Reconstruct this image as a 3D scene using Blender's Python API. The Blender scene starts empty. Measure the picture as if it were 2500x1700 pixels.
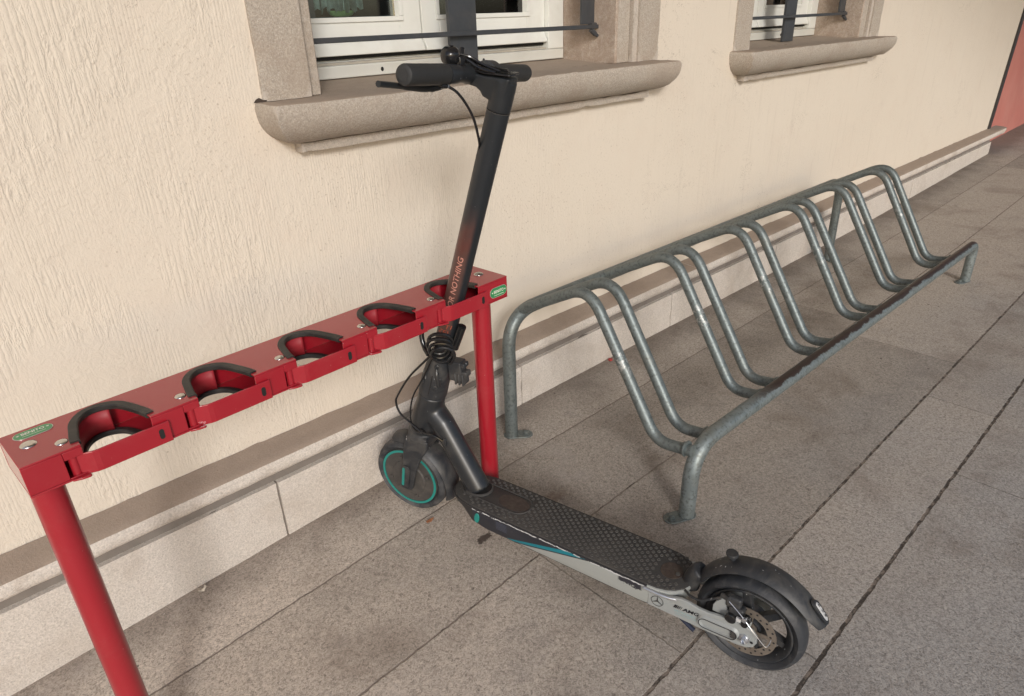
import bpy, bmesh, math, random
from mathutils import Vector, Matrix, noise as mnoise
random.seed(7)
SC = bpy.context.scene
COL = SC.collection
PI = math.pi

# ------------------------------------------------------------------ camera, sky, sun, exposure
cam = bpy.data.cameras.new("Camera")
cam.sensor_fit = 'HORIZONTAL'; cam.sensor_width = 36.0
cam.lens = 36.0 * 1656.607 / 2500.0
cam.clip_start = 0.02; cam.clip_end = 500
co = bpy.data.objects.new("Camera", cam); COL.objects.link(co)
RX = Vector((0.72129109, -0.69191581, -0.03149102))
RY = Vector((-0.32376299, -0.29661780, -0.89844054))
RZ = Vector((0.61230442, 0.65823278, -0.43796450))
m = Matrix.Identity(4)
for i in range(3):
    m[i][0] = RX[i]; m[i][1] = -RY[i]; m[i][2] = -RZ[i]
m[2][3] = 1.22
co.matrix_world = m
SC.camera = co

SUN_TRAVEL = Vector((0.50, 0.80, -0.43)).normalized()
el = math.asin(-SUN_TRAVEL.z); az = math.atan2(-SUN_TRAVEL.x, -SUN_TRAVEL.y)
w = bpy.data.worlds.new("World"); SC.world = w; w.use_nodes = True
nt = w.node_tree
bg = nt.nodes["Background"]
sky = nt.nodes.new("ShaderNodeTexSky"); sky.sky_type = 'NISHITA'; sky.sun_disc = False
sky.sun_elevation = el; sky.sun_rotation = az % (2 * PI)
sky.air_density = 0.9; sky.dust_density = 2.2; sky.ozone_density = 1.2
nt.links.new(sky.outputs[0], bg.inputs[0]); bg.inputs[1].default_value = 0.125
sl = bpy.data.lights.new("Sun", 'SUN'); sl.energy = 1.75; sl.angle = math.radians(12); sl.color = (1.0, 0.992, 0.985)
so = bpy.data.objects.new("Sun", sl); COL.objects.link(so)
so.rotation_euler = SUN_TRAVEL.to_track_quat('-Z', 'Y').to_euler()
so.location = (-3, -5, 5)
SC.view_settings.view_transform = 'Standard'; SC.view_settings.look = 'None'
SC.view_settings.exposure = 0.03; SC.view_settings.gamma = 1.0

# ------------------------------------------------------------------ node helpers
class NB:
    def __init__(s, name):
        s.mat = bpy.data.materials.new(name); s.mat.use_nodes = True
        s.t = s.mat.node_tree; s.t.nodes.clear()
        s.out = s.n("ShaderNodeOutputMaterial")
        s.p = s.n("ShaderNodeBsdfPrincipled"); s.l(s.p.outputs[0], s.out.inputs[0])
        s.tc = s.n("ShaderNodeTexCoord"); s.obj = s.tc.outputs["Object"]
    def n(s, k, **kw):
        x = s.t.nodes.new(k)
        for a, b in kw.items(): setattr(x, a, b)
        return x
    def l(s, a, b): s.t.links.new(a, b)
    def v(s, sock, val):
        if isinstance(val, bpy.types.NodeSocket): s.l(val, sock)
        elif isinstance(val, (tuple, list)) and len(val) == 3 and sock.type == 'RGBA': sock.default_value = (*val, 1)
        else: sock.default_value = val
    def math(s, op, a, b=0.0, c=None):
        x = s.n("ShaderNodeMath", operation=op); s.v(x.inputs[0], a); s.v(x.inputs[1], b)
        if c is not None: s.v(x.inputs[2], c)
        return x.outputs[0]
    def noise(s, scale, detail=3.0, rough=0.55, dist=0.0, vec=None):
        x = s.n("ShaderNodeTexNoise"); s.v(x.inputs["Scale"], scale); s.v(x.inputs["Detail"], detail)
        s.v(x.inputs["Roughness"], rough); s.v(x.inputs["Distortion"], dist); s.l(vec or s.obj, x.inputs["Vector"])
        return x.outputs["Fac"]
    def voro(s, scale, vec=None, feature='F1'):
        x = s.n("ShaderNodeTexVoronoi", feature=feature); s.v(x.inputs["Scale"], scale); s.l(vec or s.obj, x.inputs["Vector"])
        return x.outputs["Distance"]
    def mapv(s, sc=(1, 1, 1), loc=(0, 0, 0), rot=(0, 0, 0), vec=None):
        x = s.n("ShaderNodeMapping"); x.inputs["Scale"].default_value = sc; x.inputs["Location"].default_value = loc
        x.inputs["Rotation"].default_value = rot; s.l(vec or s.obj, x.inputs["Vector"])
        return x.outputs[0]
    def step(s, val, a, b):
        x = s.n("ShaderNodeMapRange", interpolation_type='SMOOTHSTEP'); s.v(x.inputs[0], val)
        x.inputs[1].default_value = a; x.inputs[2].default_value = b
        return x.outputs[0]
    def mix(s, f, a, b, mode='MIX'):
        x = s.n("ShaderNodeMix", data_type='RGBA', blend_type=mode); s.v(x.inputs[0], f)
        s.v(x.inputs[6], a); s.v(x.inputs[7], b)
        return x.outputs[2]
    def bump(s, h, strength=0.5, dist=0.002, prev=None):
        x = s.n("ShaderNodeBump"); x.inputs["Strength"].default_value = strength; x.inputs["Distance"].default_value = dist
        s.l(h, x.inputs["Height"])
        if prev: s.l(prev, x.inputs["Normal"])
        return x.outputs[0]
    def xyz(s, vec=None):
        x = s.n("ShaderNodeSeparateXYZ"); s.l(vec or s.obj, x.inputs[0]); return x.outputs
    def set(s, col=None, rough=None, metal=None, normal=None, spec=None, coat=None, coatr=None):
        if col is not None: s.v(s.p.inputs["Base Color"], col)
        if rough is not None: s.v(s.p.inputs["Roughness"], rough)
        if metal is not None: s.v(s.p.inputs["Metallic"], metal)
        if spec is not None: s.v(s.p.inputs["Specular IOR Level"], spec)
        if coat is not None: s.v(s.p.inputs["Coat Weight"], coat)
        if coatr is not None: s.v(s.p.inputs["Coat Roughness"], coatr)
        if normal is not None: s.l(normal, s.p.inputs["Normal"])
        return s.mat

def simple(name, col, rough=0.5, metal=0.0, var=0.25, scale=30, dust=None, bump=0.0, bscale=300, coat=0.0, spec=0.5, scratch=0.0):
    b = NB(name)
    n1 = b.noise(scale, 4)
    c2 = tuple(min(1, x * (1 + var)) for x in col); c1 = tuple(x * (1 - var) for x in col)
    c = b.mix(n1, c1, c2)
    if dust:
        dcol, amt = dust
        d = b.math('MULTIPLY', b.step(b.noise(scale * 0.5, 5, 0.65, 0.5), 0.42, 0.72), amt)
        c = b.mix(d, c, dcol)
    if scratch:
        s1 = b.step(b.noise(140, 2, 0.5, 0, b.mapv((1, 1, 0.25), rot=(0.4, 0.7, 0.2))), 0.725, 0.76)
        c = b.mix(b.math('MULTIPLY', s1, scratch), c, (0.45, 0.46, 0.47))
    r = b.math('ADD', b.math('MULTIPLY', b.noise(scale * 1.7, 3), 0.16), rough - 0.08)
    nrm = b.bump(b.noise(bscale, 3), bump, 0.001) if bump else None
    return b.set(c, r, metal, nrm, spec, coat)

# ------------------------------------------------------------------ materials of the setting
def mat_stucco():
    b = NB("cream_stucco")
    x, y, z = b.xyz()
    big = b.noise(1.1, 4, 0.6); med = b.noise(7, 4, 0.6)
    c = b.mix(big, (0.642, 0.570, 0.478), (0.684, 0.620, 0.532))
    c = b.mix(b.math('MULTIPLY', b.step(med, 0.48, 0.75), 0.20), c, (0.62, 0.520, 0.435))
    # fields of tiny dark pits and specks, in drifts
    drift = b.math('MULTIPLY', b.step(b.noise(2.7, 4, 0.65, 0.5), 0.40, 0.62), b.step(x, -0.2, 0.9))
    pit = b.step(b.noise(185, 2.5, 0.6, 0.2, b.mapv((1, 1, 0.75))), 0.61, 0.68)
    pit = b.math('MULTIPLY', pit, drift)
    rare = b.math('MULTIPLY', b.step(b.voro(40), 0.13, 0.07), b.step(b.noise(4.4, 3, 0.6), 0.54, 0.64))
    spots = b.math('MAXIMUM', pit, rare)
    c = b.mix(b.math('MULTIPLY', spots, 0.46), c, (0.30, 0.24, 0.185))
    crk = b.math('ABSOLUTE', b.math('SUBTRACT', b.noise(5.5, 5, 0.72, 0.8, b.mapv((1, 1, 1.6), (2, 0, 9))), 0.5))
    crk = b.math('MULTIPLY', b.step(crk, 0.0045, 0.0015), b.step(b.noise(3.0, 2, 0.5, 0, b.mapv((1, 1, 1), (1, 0, 4))), 0.60, 0.66))
    c = b.mix(b.math('MULTIPLY', crk, 0.5), c, (0.24, 0.19, 0.15))
    # faint rain streaks, mostly toward the far end
    st = b.noise(6, 3, 0.6, 0, b.mapv((7, 1, 0.55)))
    c = b.mix(b.math('MULTIPLY', b.math('MULTIPLY', b.step(st, 0.56, 0.76), 0.24), b.step(x, 1.0, 3.0)), c, (0.46, 0.40, 0.335))
    # short combed ridges in patches, worn flat between them
    jag = b.math('MULTIPLY', b.math('SUBTRACT', b.noise(75, 4, 0.65, 0.3, b.mapv((1, 1, 0.7))), 0.5), 3.2)
    def comb(period, dist, off):
        u = b.math('ADD', b.math('MULTIPLY', x, 2 * PI / period), b.math('MULTIPLY', b.math('SUBTRACT', b.noise(5.0, 3, 0.6, 0, b.mapv((1, 1, 0.6), off)), 0.5), dist))
        u = b.math('ADD', u, jag)
        w_ = b.math('ADD', b.math('MULTIPLY', b.math('SINE', u), 0.5), 0.5)
        return b.math('POWER', w_, 0.28)
    brk = b.step(b.noise(48, 3, 0.65, 0.4, b.mapv((1, 1, 0.38))), 0.38, 0.56)      # breaks along a ridge
    g1 = b.math('MULTIPLY', comb(0.0118, 3.5, (0, 0, 0)), brk)
    g2 = b.math('MULTIPLY', comb(0.0072, 3.5, (4, 0, 1)), brk)
    m1 = b.math('MULTIPLY', b.step(b.noise(3.6, 3, 0.5, 0.8, b.mapv((1.2, 1, 0.9), (0.3, 0, 0.2))), 0.42, 0.56), b.step(x, 1.7, 0.3))
    m2 = b.math('MULTIPLY', b.step(b.noise(4.2, 3, 0.5, 0.6, b.mapv((1.3, 1, 0.8), (3, 1, 2))), 0.40, 0.58), 0.50)
    h = b.math('ADD', b.math('MULTIPLY', g1, m1), b.math('MULTIPLY', g2, m2))
    rough_z = b.step(b.noise(2.9, 3, 0.55, 0.6, b.mapv((1, 1, 1), (7, 0, 3))), 0.42, 0.62)
    lump = b.math('ADD', b.math('MULTIPLY', b.math('MULTIPLY', b.noise(46, 4, 0.62, 0.9), b.math('ADD', 0.35, rough_z)), b.math('ADD', 0.3, b.step(x, 2.0, 0.2))), b.math('MULTIPLY', b.noise(150, 3, 0.6), 0.45))
    h = b.math('ADD', h, b.math('MULTIPLY', lump, 1.5))
    h = b.math('ADD', h, b.math('MULTIPLY', b.noise(8, 3, 0.5), 1.6))
    h = b.math('SUBTRACT', h, b.math('MULTIPLY', spots, 0.25))
    return b.set(c, 0.9, 0, b.bump(h, 0.46, 0.0024), 0.25)

def mat_stone(name, top_brown=True, light=(0.430, 0.378, 0.320), brown=(0.330, 0.258, 0.200), amt=0.50):
    b = NB(name)
    sp = b.noise(260, 3, 0.6); sp2 = b.noise(420, 2, 0.5)
    grain = b.noise(210, 3, 0.6, 0.3)
    c = b.mix(b.step(b.math('ADD', b.math('MULTIPLY', sp, 0.5), b.math('MULTIPLY', grain, 0.5)), 0.30, 0.70), tuple(v * 0.74 for v in light), tuple(min(1, v * 1.20) for v in light))
    c = b.mix(b.math('MULTIPLY', b.noise(2.6, 4, 0.6), 0.30), c, tuple(v * 0.80 for v in light))
    c = b.mix(b.math('MULTIPLY', b.step(sp2, 0.60, 0.70), 0.32), c, (0.76, 0.72, 0.68))
    c = b.mix(b.math('MULTIPLY', b.step(sp2, 0.37, 0.28), 0.40), c, (0.16, 0.125, 0.10))
    geo = b.n("ShaderNodeNewGeometry"); nz = b.xyz(geo.outputs["Normal"])[2]
    wob = b.math('MULTIPLY', b.math('SUBTRACT', b.noise(14, 5, 0.65), 0.5), 0.7)
    dirt = b.math('MAXIMUM', b.step(b.noise(5, 5, 0.65, 0.4), 0.46, 0.70), b.math('MULTIPLY', b.step(b.noise(17, 5, 0.7, 0.8, b.mapv((1, 1, 0.6))), 0.53, 0.70), 0.8))
    d = b.math('MULTIPLY', dirt, amt)
    geo2 = b.n('ShaderNodeNewGeometry'); edge = b.step(b.math('ADD', geo2.outputs['Pointiness'], b.math('MULTIPLY', b.math('SUBTRACT', b.noise(60, 4, 0.7), 0.5), 0.10)), 0.565, 0.60)
    c = b.mix(b.math('MULTIPLY', edge, 0.35), c, (0.68, 0.63, 0.58))
    if top_brown:
        d = b.math('MAXIMUM', d, b.math('MULTIPLY', b.step(b.math('ADD', nz, wob), 0.45, 0.85), 0.92))
    cb = b.mix(b.noise(30, 4, 0.6), tuple(v * 0.8 for v in brown), tuple(v * 1.2 for v in brown))
    c = b.mix(d, c, b.mix(0.16, cb, c))
    h = b.math('ADD', b.math('ADD', sp, grain), b.math('MULTIPLY', b.noise(60, 3), 0.7))
    return b.set(c, 0.88, 0, b.bump(h, 0.5, 0.0022), 0.25)

def mat_paving():
    b = NB("granite_paving")
    x, y, z = b.xyz()
    worm = b.noise(150, 2.5, 0.55, 1.1); fine = b.noise(330, 2, 0.5)
    worm2 = b.math('ABSOLUTE', b.math('SUBTRACT', b.noise(115, 2, 0.5, 1.5, b.mapv((1, 1, 1), (3, 1, 0))), 0.5))
    g = b.math('ADD', b.math('ADD', b.math('MULTIPLY', worm, 0.62), b.math('MULTIPLY', fine, 0.22)), b.math('MULTIPLY', b.math('SUBTRACT', 0.16, worm2), 0.75))
    c = b.mix(b.step(g, 0.23, 0.69), (0.170, 0.147, 0.125), (0.486, 0.434, 0.380))
    # cooler, greyer slabs toward the open side, warm brown dirt near the wall
    cool = b.mix(b.step(g, 0.23, 0.69), (0.160, 0.150, 0.142), (0.424, 0.406, 0.390))
    c = b.mix(b.step(b.math('ADD', y, b.math('MULTIPLY', b.noise(2.2, 3), 0.9)), 1.25, 0.45), c, cool)
    br = b.step(b.noise(3.1, 5, 0.62, 0.4), 0.50, 0.72)
    c = b.mix(b.math('MULTIPLY', br, 0.46), c, (0.140, 0.105, 0.080))
    sm = b.step(b.noise(11, 5, 0.7, 0.6, b.mapv((1, 1, 1), (8, 3, 0))), 0.55, 0.72)
    c = b.mix(b.math('MULTIPLY', sm, 0.28), c, (0.125, 0.098, 0.080))
    gy = b.step(b.noise(4.3, 4, 0.6, 0.2, b.mapv((1, 1, 1), (5, 2, 1))), 0.54, 0.75)
    c = b.mix(b.math('MULTIPLY', gy, 0.24), c, (0.155, 0.150, 0.152))
    pale = b.step(b.noise(5.5, 4, 0.6, 0.2, b.mapv((1, 1, 1), (1, 7, 1))), 0.60, 0.74)
    c = b.mix(b.math('MULTIPLY', pale, 0.40), c, (0.40, 0.36, 0.33))
    left_pale = b.step(b.math('ADD', x, b.math('MULTIPLY', b.math('SUBTRACT', b.noise(2.6, 4, 0.6), 0.5), 1.3)), 1.15, 0.25)  # paler toward the left, with a noisy edge
    c = b.mix(left_pale, c, (1.42, 1.39, 1.36), 'MULTIPLY')
    # grime line against the plinth
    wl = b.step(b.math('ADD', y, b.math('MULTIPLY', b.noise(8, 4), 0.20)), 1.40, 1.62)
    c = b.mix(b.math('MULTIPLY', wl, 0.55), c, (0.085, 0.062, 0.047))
    # dark drops and light chips lying on it
    sp = b.step(b.voro(23), 0.075, 0.05)
    c = b.mix(b.math('MULTIPLY', sp, b.step(b.noise(9), 0.56, 0.60)), c, (0.45, 0.42, 0.38))
    sp2 = b.step(b.voro(17, b.mapv((1, 1, 1), (4, 4, 0))), 0.09, 0.06)
    c = b.mix(b.math('MULTIPLY', b.math('MULTIPLY', sp2, b.step(b.noise(6), 0.57, 0.62)), 0.8), c, (0.05, 0.035, 0.028))
    ROWS = ((0.505, 0.930, (0.935, 2.744, 4.55, 6.36)), (0.296, 0.505, (1.114, 2.418, 3.70, 5.0)), (-0.13, 0.296, (0.2, 2.0, 3.8)),
            (0.930, 1.258, (2.9, 4.7, 6.5)), (1.258, 1.62, (-0.6, 3.0, 5.2, 6.53)))
    cell = 0.0
    for k_, (y0, y1, xs) in enumerate(ROWS):
        n_ = 3.7 * k_ + 1.3
        for v in xs: n_ = b.math('ADD', n_, b.math('GREATER_THAN', x, v))
        cell = b.math('ADD', cell, b.math('MULTIPLY', b.math('MULTIPLY', b.math('GREATER_THAN', y, y0), b.math('LESS_THAN', y, y1)), n_))
    wn = b.n("ShaderNodeTexWhiteNoise", noise_dimensions='1D'); b.l(cell, wn.inputs['W'])
    tone = b.math('ADD', 0.90, b.math('MULTIPLY', wn.outputs['Value'], 0.22))
    tn = b.n('ShaderNodeCombineColor'); b.l(tone, tn.inputs[0]); b.l(tone, tn.inputs[1]); b.l(tone, tn.inputs[2])
    c = b.mix(1.0, c, tn.outputs[0], 'MULTIPLY')
    # a dark oily spill and a rusty smear
    def blot(cx, cy, rx, ry):
        dx = b.math('DIVIDE', b.math('SUBTRACT', x, cx), rx); dy = b.math('DIVIDE', b.math('SUBTRACT', y, cy), ry)
        d = b.math('SQRT', b.math('ADD', b.math('MULTIPLY', dx, dx), b.math('MULTIPLY', dy, dy)))
        return b.step(b.math('ADD', d, b.math('MULTIPLY', b.math('SUBTRACT', b.noise(55, 4, 0.7), 0.5), 2.2)), 1.0, 0.55)
    c = b.mix(b.math('MULTIPLY', blot(0.880, 1.078, 0.026, 0.016), 0.85), c, (0.030, 0.018, 0.014))
    c = b.mix(b.math('MULTIPLY', blot(1.105, 1.055, 0.070, 0.028), 0.40), c, (0.120, 0.070, 0.050))
    # slab joints
    wob = b.math('MULTIPLY', b.math('SUBTRACT', b.noise(30, 4, 0.7), 0.5), 0.010)
    yy = b.math('ADD', y, wob); xx = b.math('ADD', x, wob)
    jm = None
    def line(coord, v, hw):
        return b.step(b.math('ABSOLUTE', b.math('SUBTRACT', coord, v)), hw, hw * 0.55)
    for v, hw in ((1.258, 0.0029), (0.930, 0.0031), (0.505, 0.0046), (0.296, 0.0052), (-0.13, 0.007), (-0.55, 0.006), (-0.97, 0.006)):
        q = line(yy, v, hw); jm = q if jm is None else b.math('MAXIMUM', jm, q)
    for y0, y1, xs in ROWS:
        band = b.math('MULTIPLY', b.math('GREATER_THAN', y, y0), b.math('LESS_THAN', y, y1))
        for v in xs:
            jm = b.math('MAXIMUM', jm, b.math('MULTIPLY', b.math('MULTIPLY', line(xx, v, 0.0026), band), 0.62))
    fill = b.mix(b.step(b.math('ADD', b.noise(38, 4, 0.7), b.math('MULTIPLY', b.math('SUBTRACT', y, 0.45), 0.16)), 0.42, 0.58), (0.038, 0.029, 0.024), (0.20, 0.165, 0.138))
    c = b.mix(b.math('MULTIPLY', jm, 0.93), c, fill)
    h = b.math('SUBTRACT', b.math('MULTIPLY', g, 0.8), b.math('MULTIPLY', jm, 1.6))
    return b.set(c, b.math('ADD', b.math('MULTIPLY', fine, 0.2), 0.62), 0, b.bump(h, 0.6, 0.0032), 0.35)

M = {}
M['stucco'] = mat_stucco()
M['stone'] = mat_stone("window_stone")
M['reveal'] = mat_stone("stained_reveal_stone", True, (0.45, 0.365, 0.295), (0.26, 0.185, 0.14), 0.75)
M['plinth'] = mat_stone("plinth_stone", False, (0.590, 0.538, 0.484), (0.38, 0.315, 0.26), 0.45)
M['ledge'] = mat_stone("ledge_stone", True, (0.610, 0.555, 0.498), (0.265, 0.196, 0.146), 0.38)
M['paving'] = mat_paving()
M['groove'] = simple("groove_dirt_and_shade", (0.19, 0.165, 0.145), 0.9)  # joint mortar and dirt tone, also painting the recess shadow under the ledge
M['white'] = simple("white_window_paint", (0.74, 0.75, 0.71), 0.42, 0, 0.05, 8, ((0.42, 0.38, 0.32), 0.25), 0.1, 80)
M['dirtywhite'] = simple("dirty_white_paint", (0.45, 0.42, 0.36), 0.6, 0, 0.2, 18, ((0.28, 0.24, 0.2), 0.5))
M['brown_hole'] = simple("dark_brown_cavity", (0.055, 0.040, 0.032), 0.9)
M['black'] = simple("black_rubber_seal", (0.012, 0.012, 0.012), 0.6)
M['iron'] = simple("dark_grey_iron_paint", (0.045, 0.049, 0.055), 0.42, 0, 0.2, 40, ((0.10, 0.09, 0.08), 0.25), 0.15, 150)
M['redwall'] = simple("red_wall_paint", (0.47, 0.170, 0.140), 0.85, 0, 0.16, 2.5, ((0.50, 0.27, 0.22), 0.45), 0.5, 40)
M['blocker'] = simple("sky_blocker_plaster", (0.55, 0.50, 0.44), 0.9)
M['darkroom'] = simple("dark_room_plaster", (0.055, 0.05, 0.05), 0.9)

def mat_glass():
    b = NB("window_glass")
    g = b.n("ShaderNodeBsdfGlossy"); g.inputs["Roughness"].default_value = 0.02
    t = b.n("ShaderNodeBsdfTransparent"); t.inputs[0].default_value = (0.82, 0.86, 0.85, 1)
    f = b.n("ShaderNodeFresnel"); f.inputs[0].default_value = 1.55
    mx = b.n("ShaderNodeMixShader"); b.l(b.math('MULTIPLY', f.outputs[0], 2.2), mx.inputs[0]); b.l(t.outputs[0], mx.inputs[1]); b.l(g.outputs[0], mx.inputs[2])
    b.l(mx.outputs[0], b.out.inputs[0]); b.t.nodes.remove(b.p)
    return b.mat
M['glass'] = mat_glass()

# ------------------------------------------------------------------ mesh helpers
def empty(name, label=None, cat=None, group=None, loc=(0, 0, 0), rz=0.0):
    o = bpy.data.objects.new(name, None); COL.objects.link(o); o.location = loc; o.rotation_euler = (0, 0, rz)
    o.empty_display_size = 0.1
    if label: tag(o, label, cat, group)
    return o
def tag(o, label, cat, group=None):
    o["label"] = label; o["category"] = cat
    if group: o["group"] = group
    return o
def weather(bm, maxlen=0.02, amp=0.0012):
    """break long faces up and make the stone uneven, with little chips along its edges"""
    for it in range(7):
        es = [e for e in bm.edges if e.calc_length() > maxlen]
        if not es: break
        if it == 0: bmesh.ops.triangulate(bm, faces=[f for f in bm.faces if len(f.verts) > 4])
        bmesh.ops.subdivide_edges(bm, edges=es, cuts=1, use_grid_fill=True)
    bm.normal_update()
    sharp = {v for e in bm.edges if len(e.link_faces) == 2 and e.calc_face_angle(0) > 0.6 for v in e.verts}
    for v in bm.verts:
        n_ = mnoise.noise(v.co * 28) * amp + mnoise.noise(v.co * 9) * amp * 0.8
        if v in sharp:
            c_ = mnoise.noise(v.co * 21 + Vector((5, 1, 3)))
            n_ -= amp * 0.6 + max(0.0, c_ - 0.18) * amp * 7
        v.co += v.normal * n_
def obj(name, bm, mat, parent=None, smooth=None, bevel=0.0, segs=2, xf=None, label=None):
    if xf is not None:
        for v in bm.verts: v.co = xf(v.co)
    bmesh.ops.recalc_face_normals(bm, faces=bm.faces[:])
    me = bpy.data.meshes.new(name); bm.to_mesh(me); bm.free()
    o = bpy.data.objects.new(name, me); COL.objects.link(o)
    for mm in (mat if isinstance(mat, (list, tuple)) else [mat]): me.materials.append(mm)
    if parent: o.parent = parent
    if smooth is None: smooth = True
    if smooth:
        for p in me.polygons: p.use_smooth = True
        try: me.set_sharp_from_angle(angle=math.radians(38))
        except Exception: pass
    if bevel:
        bv = o.modifiers.new("bevel", 'BEVEL'); bv.width = bevel; bv.segments = segs; bv.limit_method = 'ANGLE'; bv.angle_limit = math.radians(40)
        bv.harden_normals = False
    if label: o["label"] = label
    return o
def remesh(o, vox, smooth_it=6):
    r = o.modifiers.new("fuse", 'REMESH'); r.mode = 'VOXEL'; r.voxel_size = vox; r.use_smooth_shade = True
    s = o.modifiers.new("soften", 'SMOOTH'); s.iterations = smooth_it; s.factor = 0.5
    return o
def box(bm, x0, x1, y0, y1, z0, z1):
    vs = [bm.verts.new((x, y, z)) for x in (x0, x1) for y in (y0, y1) for z in (z0, z1)]
    for f in ((0, 1, 3, 2), (4, 6, 7, 5), (0, 4, 5, 1), (2, 3, 7, 6), (0, 2, 6, 4), (1, 5, 7, 3)):
        bm.faces.new([vs[i] for i in f])
    return vs
def BM(): return bmesh.new()
def boxes(*bs):
    bm = BM()
    for q in bs: box(bm, *q)
    return bm
def tube(bm, pts, r, seg=14, closed=False, caps=True, flat=None):
    P = [Vector(p) for p in pts]; n = len(P)
    T = []
    for i in range(n):
        a = P[(i - 1) % n] if (closed or i > 0) else P[i]; c = P[(i + 1) % n] if (closed or i < n - 1) else P[i]
        T.append((c - a).normalized())
    u = T[0].orthogonal().normalized(); rings = []
    for i in range(n):
        u = (u - T[i] * u.dot(T[i]))
        u = u.normalized() if u.length > 1e-6 else T[i].orthogonal().normalized()
        v = T[i].cross(u); rr = r[i] if isinstance(r, (list, tuple)) else r
        rings.append([bm.verts.new(P[i] + (u * math.cos(2 * PI * k / seg) + v * math.sin(2 * PI * k / seg)) * rr) for k in range(seg)])
    for i in range(n if closed else n - 1):
        a, c = rings[i], rings[(i + 1) % n]
        for k in range(seg):
            bm.faces.new((a[k], a[(k + 1) % seg], c[(k + 1) % seg], c[k]))
    if caps and not closed:
        bm.faces.new(rings[0][::-1]); bm.faces.new(rings[-1])
    return bm
def fil(pts, rad, n=7):
    """round the corners of a polyline"""
    P = [Vector(p) for p in pts]; out = [P[0]]
    for i in range(1, len(P) - 1):
        rr = rad[i - 1] if isinstance(rad, (list, tuple)) else rad
        a = (P[i - 1] - P[i]); c = (P[i + 1] - P[i]); la, lc = a.length, c.length; a.normalize(); c.normalize()
        ang = a.angle(c); d = min(rr / max(math.tan(ang / 2), 1e-4), la * 0.49, lc * 0.49)
        s, e = P[i] + a * d, P[i] + c * d
        for k in range(n + 1):
            t = k / n; out.append((1 - t) ** 2 * s + 2 * t * (1 - t) * P[i] + t * t * e)
    out.append(P[-1]); return out
def spline(pts, n=8):
    P = [Vector(p) for p in pts]; P = [2 * P[0] - P[1]] + P + [2 * P[-1] - P[-2]]; out = []
    for i in range(1, len(P) - 2):
        a, b_, c, d = P[i - 1:i + 3]
        for k in range(n):
            t = k / n
            out.append(0.5 * ((2 * b_) + (c - a) * t + (2 * a - 5 * b_ + 4 * c - d) * t * t + (3 * b_ - a - 3 * c + d) * t ** 3))
    out.append(P[-2]); return out
def prism(bm, poly, f0, f1):
    """poly: 2D points, f0/f1 map (a,b) to the two end faces"""
    A = [bm.verts.new(f0(*p)) for p in poly]; B = [bm.verts.new(f1(*p)) for p in poly]; n = len(poly)
    bm.faces.new(A[::-1]); bm.faces.new(B)
    for i in range(n): bm.faces.new((A[i], A[(i + 1) % n], B[(i + 1) % n], B[i]))
    return bm
def lathe(bm, prof, mapf, seg=32, closed=False, cap=True):
    """prof: (radius, height); mapf(x, y, h) gives the point"""
    rings = []
    for r, h in prof:
        rings.append([bm.verts.new(mapf(r * math.cos(2 * PI * k / seg), r * math.sin(2 * PI * k / seg), h)) for k in range(seg)])
    m_ = len(rings)
    for i in range(m_ if closed else m_ - 1):
        a, c = rings[i], rings[(i + 1) % m_]
        for k in range(seg): bm.faces.new((a[k], a[(k + 1) % seg], c[(k + 1) % seg], c[k]))
    if cap and not closed:
        bm.faces.new(rings[0][::-1]); bm.faces.new(rings[-1])
    return bm
def oval(cx, cy, rx, ry, n=24, rot=0.0):
    return [(cx + rx * math.cos(2 * PI * k / n) * math.cos(rot) - ry * math.sin(2 * PI * k / n) * math.sin(rot),
             cy + rx * math.cos(2 * PI * k / n) * math.sin(rot) + ry * math.sin(2 * PI * k / n) * math.cos(rot)) for k in range(n)]
def stadium(cx, cy, L, H, n=8):
    r = H / 2; a = L / 2 - r; out = []
    for k in range(n + 1):
        t = -PI / 2 + PI * k / n; out.append((cx + a + r * math.cos(t), cy + r * math.sin(t)))
    for k in range(n + 1):
        t = PI / 2 + PI * k / n; out.append((cx - a + r * math.cos(t), cy + r * math.sin(t)))
    return out
def text_bm(s, size, bold=0.0, shear=0.0, spacing=1.0, thick=0.0):
    cu = bpy.data.curves.new("lettering", 'FONT'); cu.body = s; cu.size = size; cu.align_x = 'CENTER'; cu.align_y = 'CENTER'
    cu.offset = bold; cu.shear = shear; cu.space_character = spacing; cu.extrude = thick; cu.resolution_u = 3
    to = bpy.data.objects.new("lettering", cu); COL.objects.link(to)
    bpy.context.view_layer.update()
    me = bpy.data.meshes.new_from_object(to.evaluated_get(bpy.context.evaluated_depsgraph_get()))
    bpy.data.objects.remove(to); bpy.data.curves.remove(cu)
    bm = bmesh.new(); bm.from_mesh(me); bpy.data.meshes.remove(me)
    return bm

# ------------------------------------------------------------------ pavement
GP = [(-6, -0.20), (-0.1, -0.056), (0.51, -0.026), (0.95, -0.006), (1.3, 0.0), (4.3, 0.0), (7.1, 0.055), (10, 0.10), (40, 0.5)]
def ground_z(x):
    for (a, za), (b_, zb) in zip(GP, GP[1:]):
        if x <= b_: return za + (zb - za) * max(0.0, (x - a)) / (b_ - a)
    return GP[-1][1]
bm = BM()
xs = [-6, -3, -1, -0.5, -0.1, 0.2, 0.51, 0.75, 0.95, 1.1, 1.3, 2, 3, 4.3, 5, 6, 7.1, 8.5, 10, 20, 40]; ys = [-30, -10, -3, -1, 0, 0.5, 1, 1.7]
gv = [[bm.verts.new((x, y, ground_z(x))) for y in ys] for x in xs]
for i in range(len(xs) - 1):
    for j in range(len(ys) - 1): bm.faces.new((gv[i][j], gv[i + 1][j], gv[i + 1][j + 1], gv[i][j + 1]))
pav = obj("pavement", bm, M['paving']); pav["kind"] = "structure"

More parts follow.
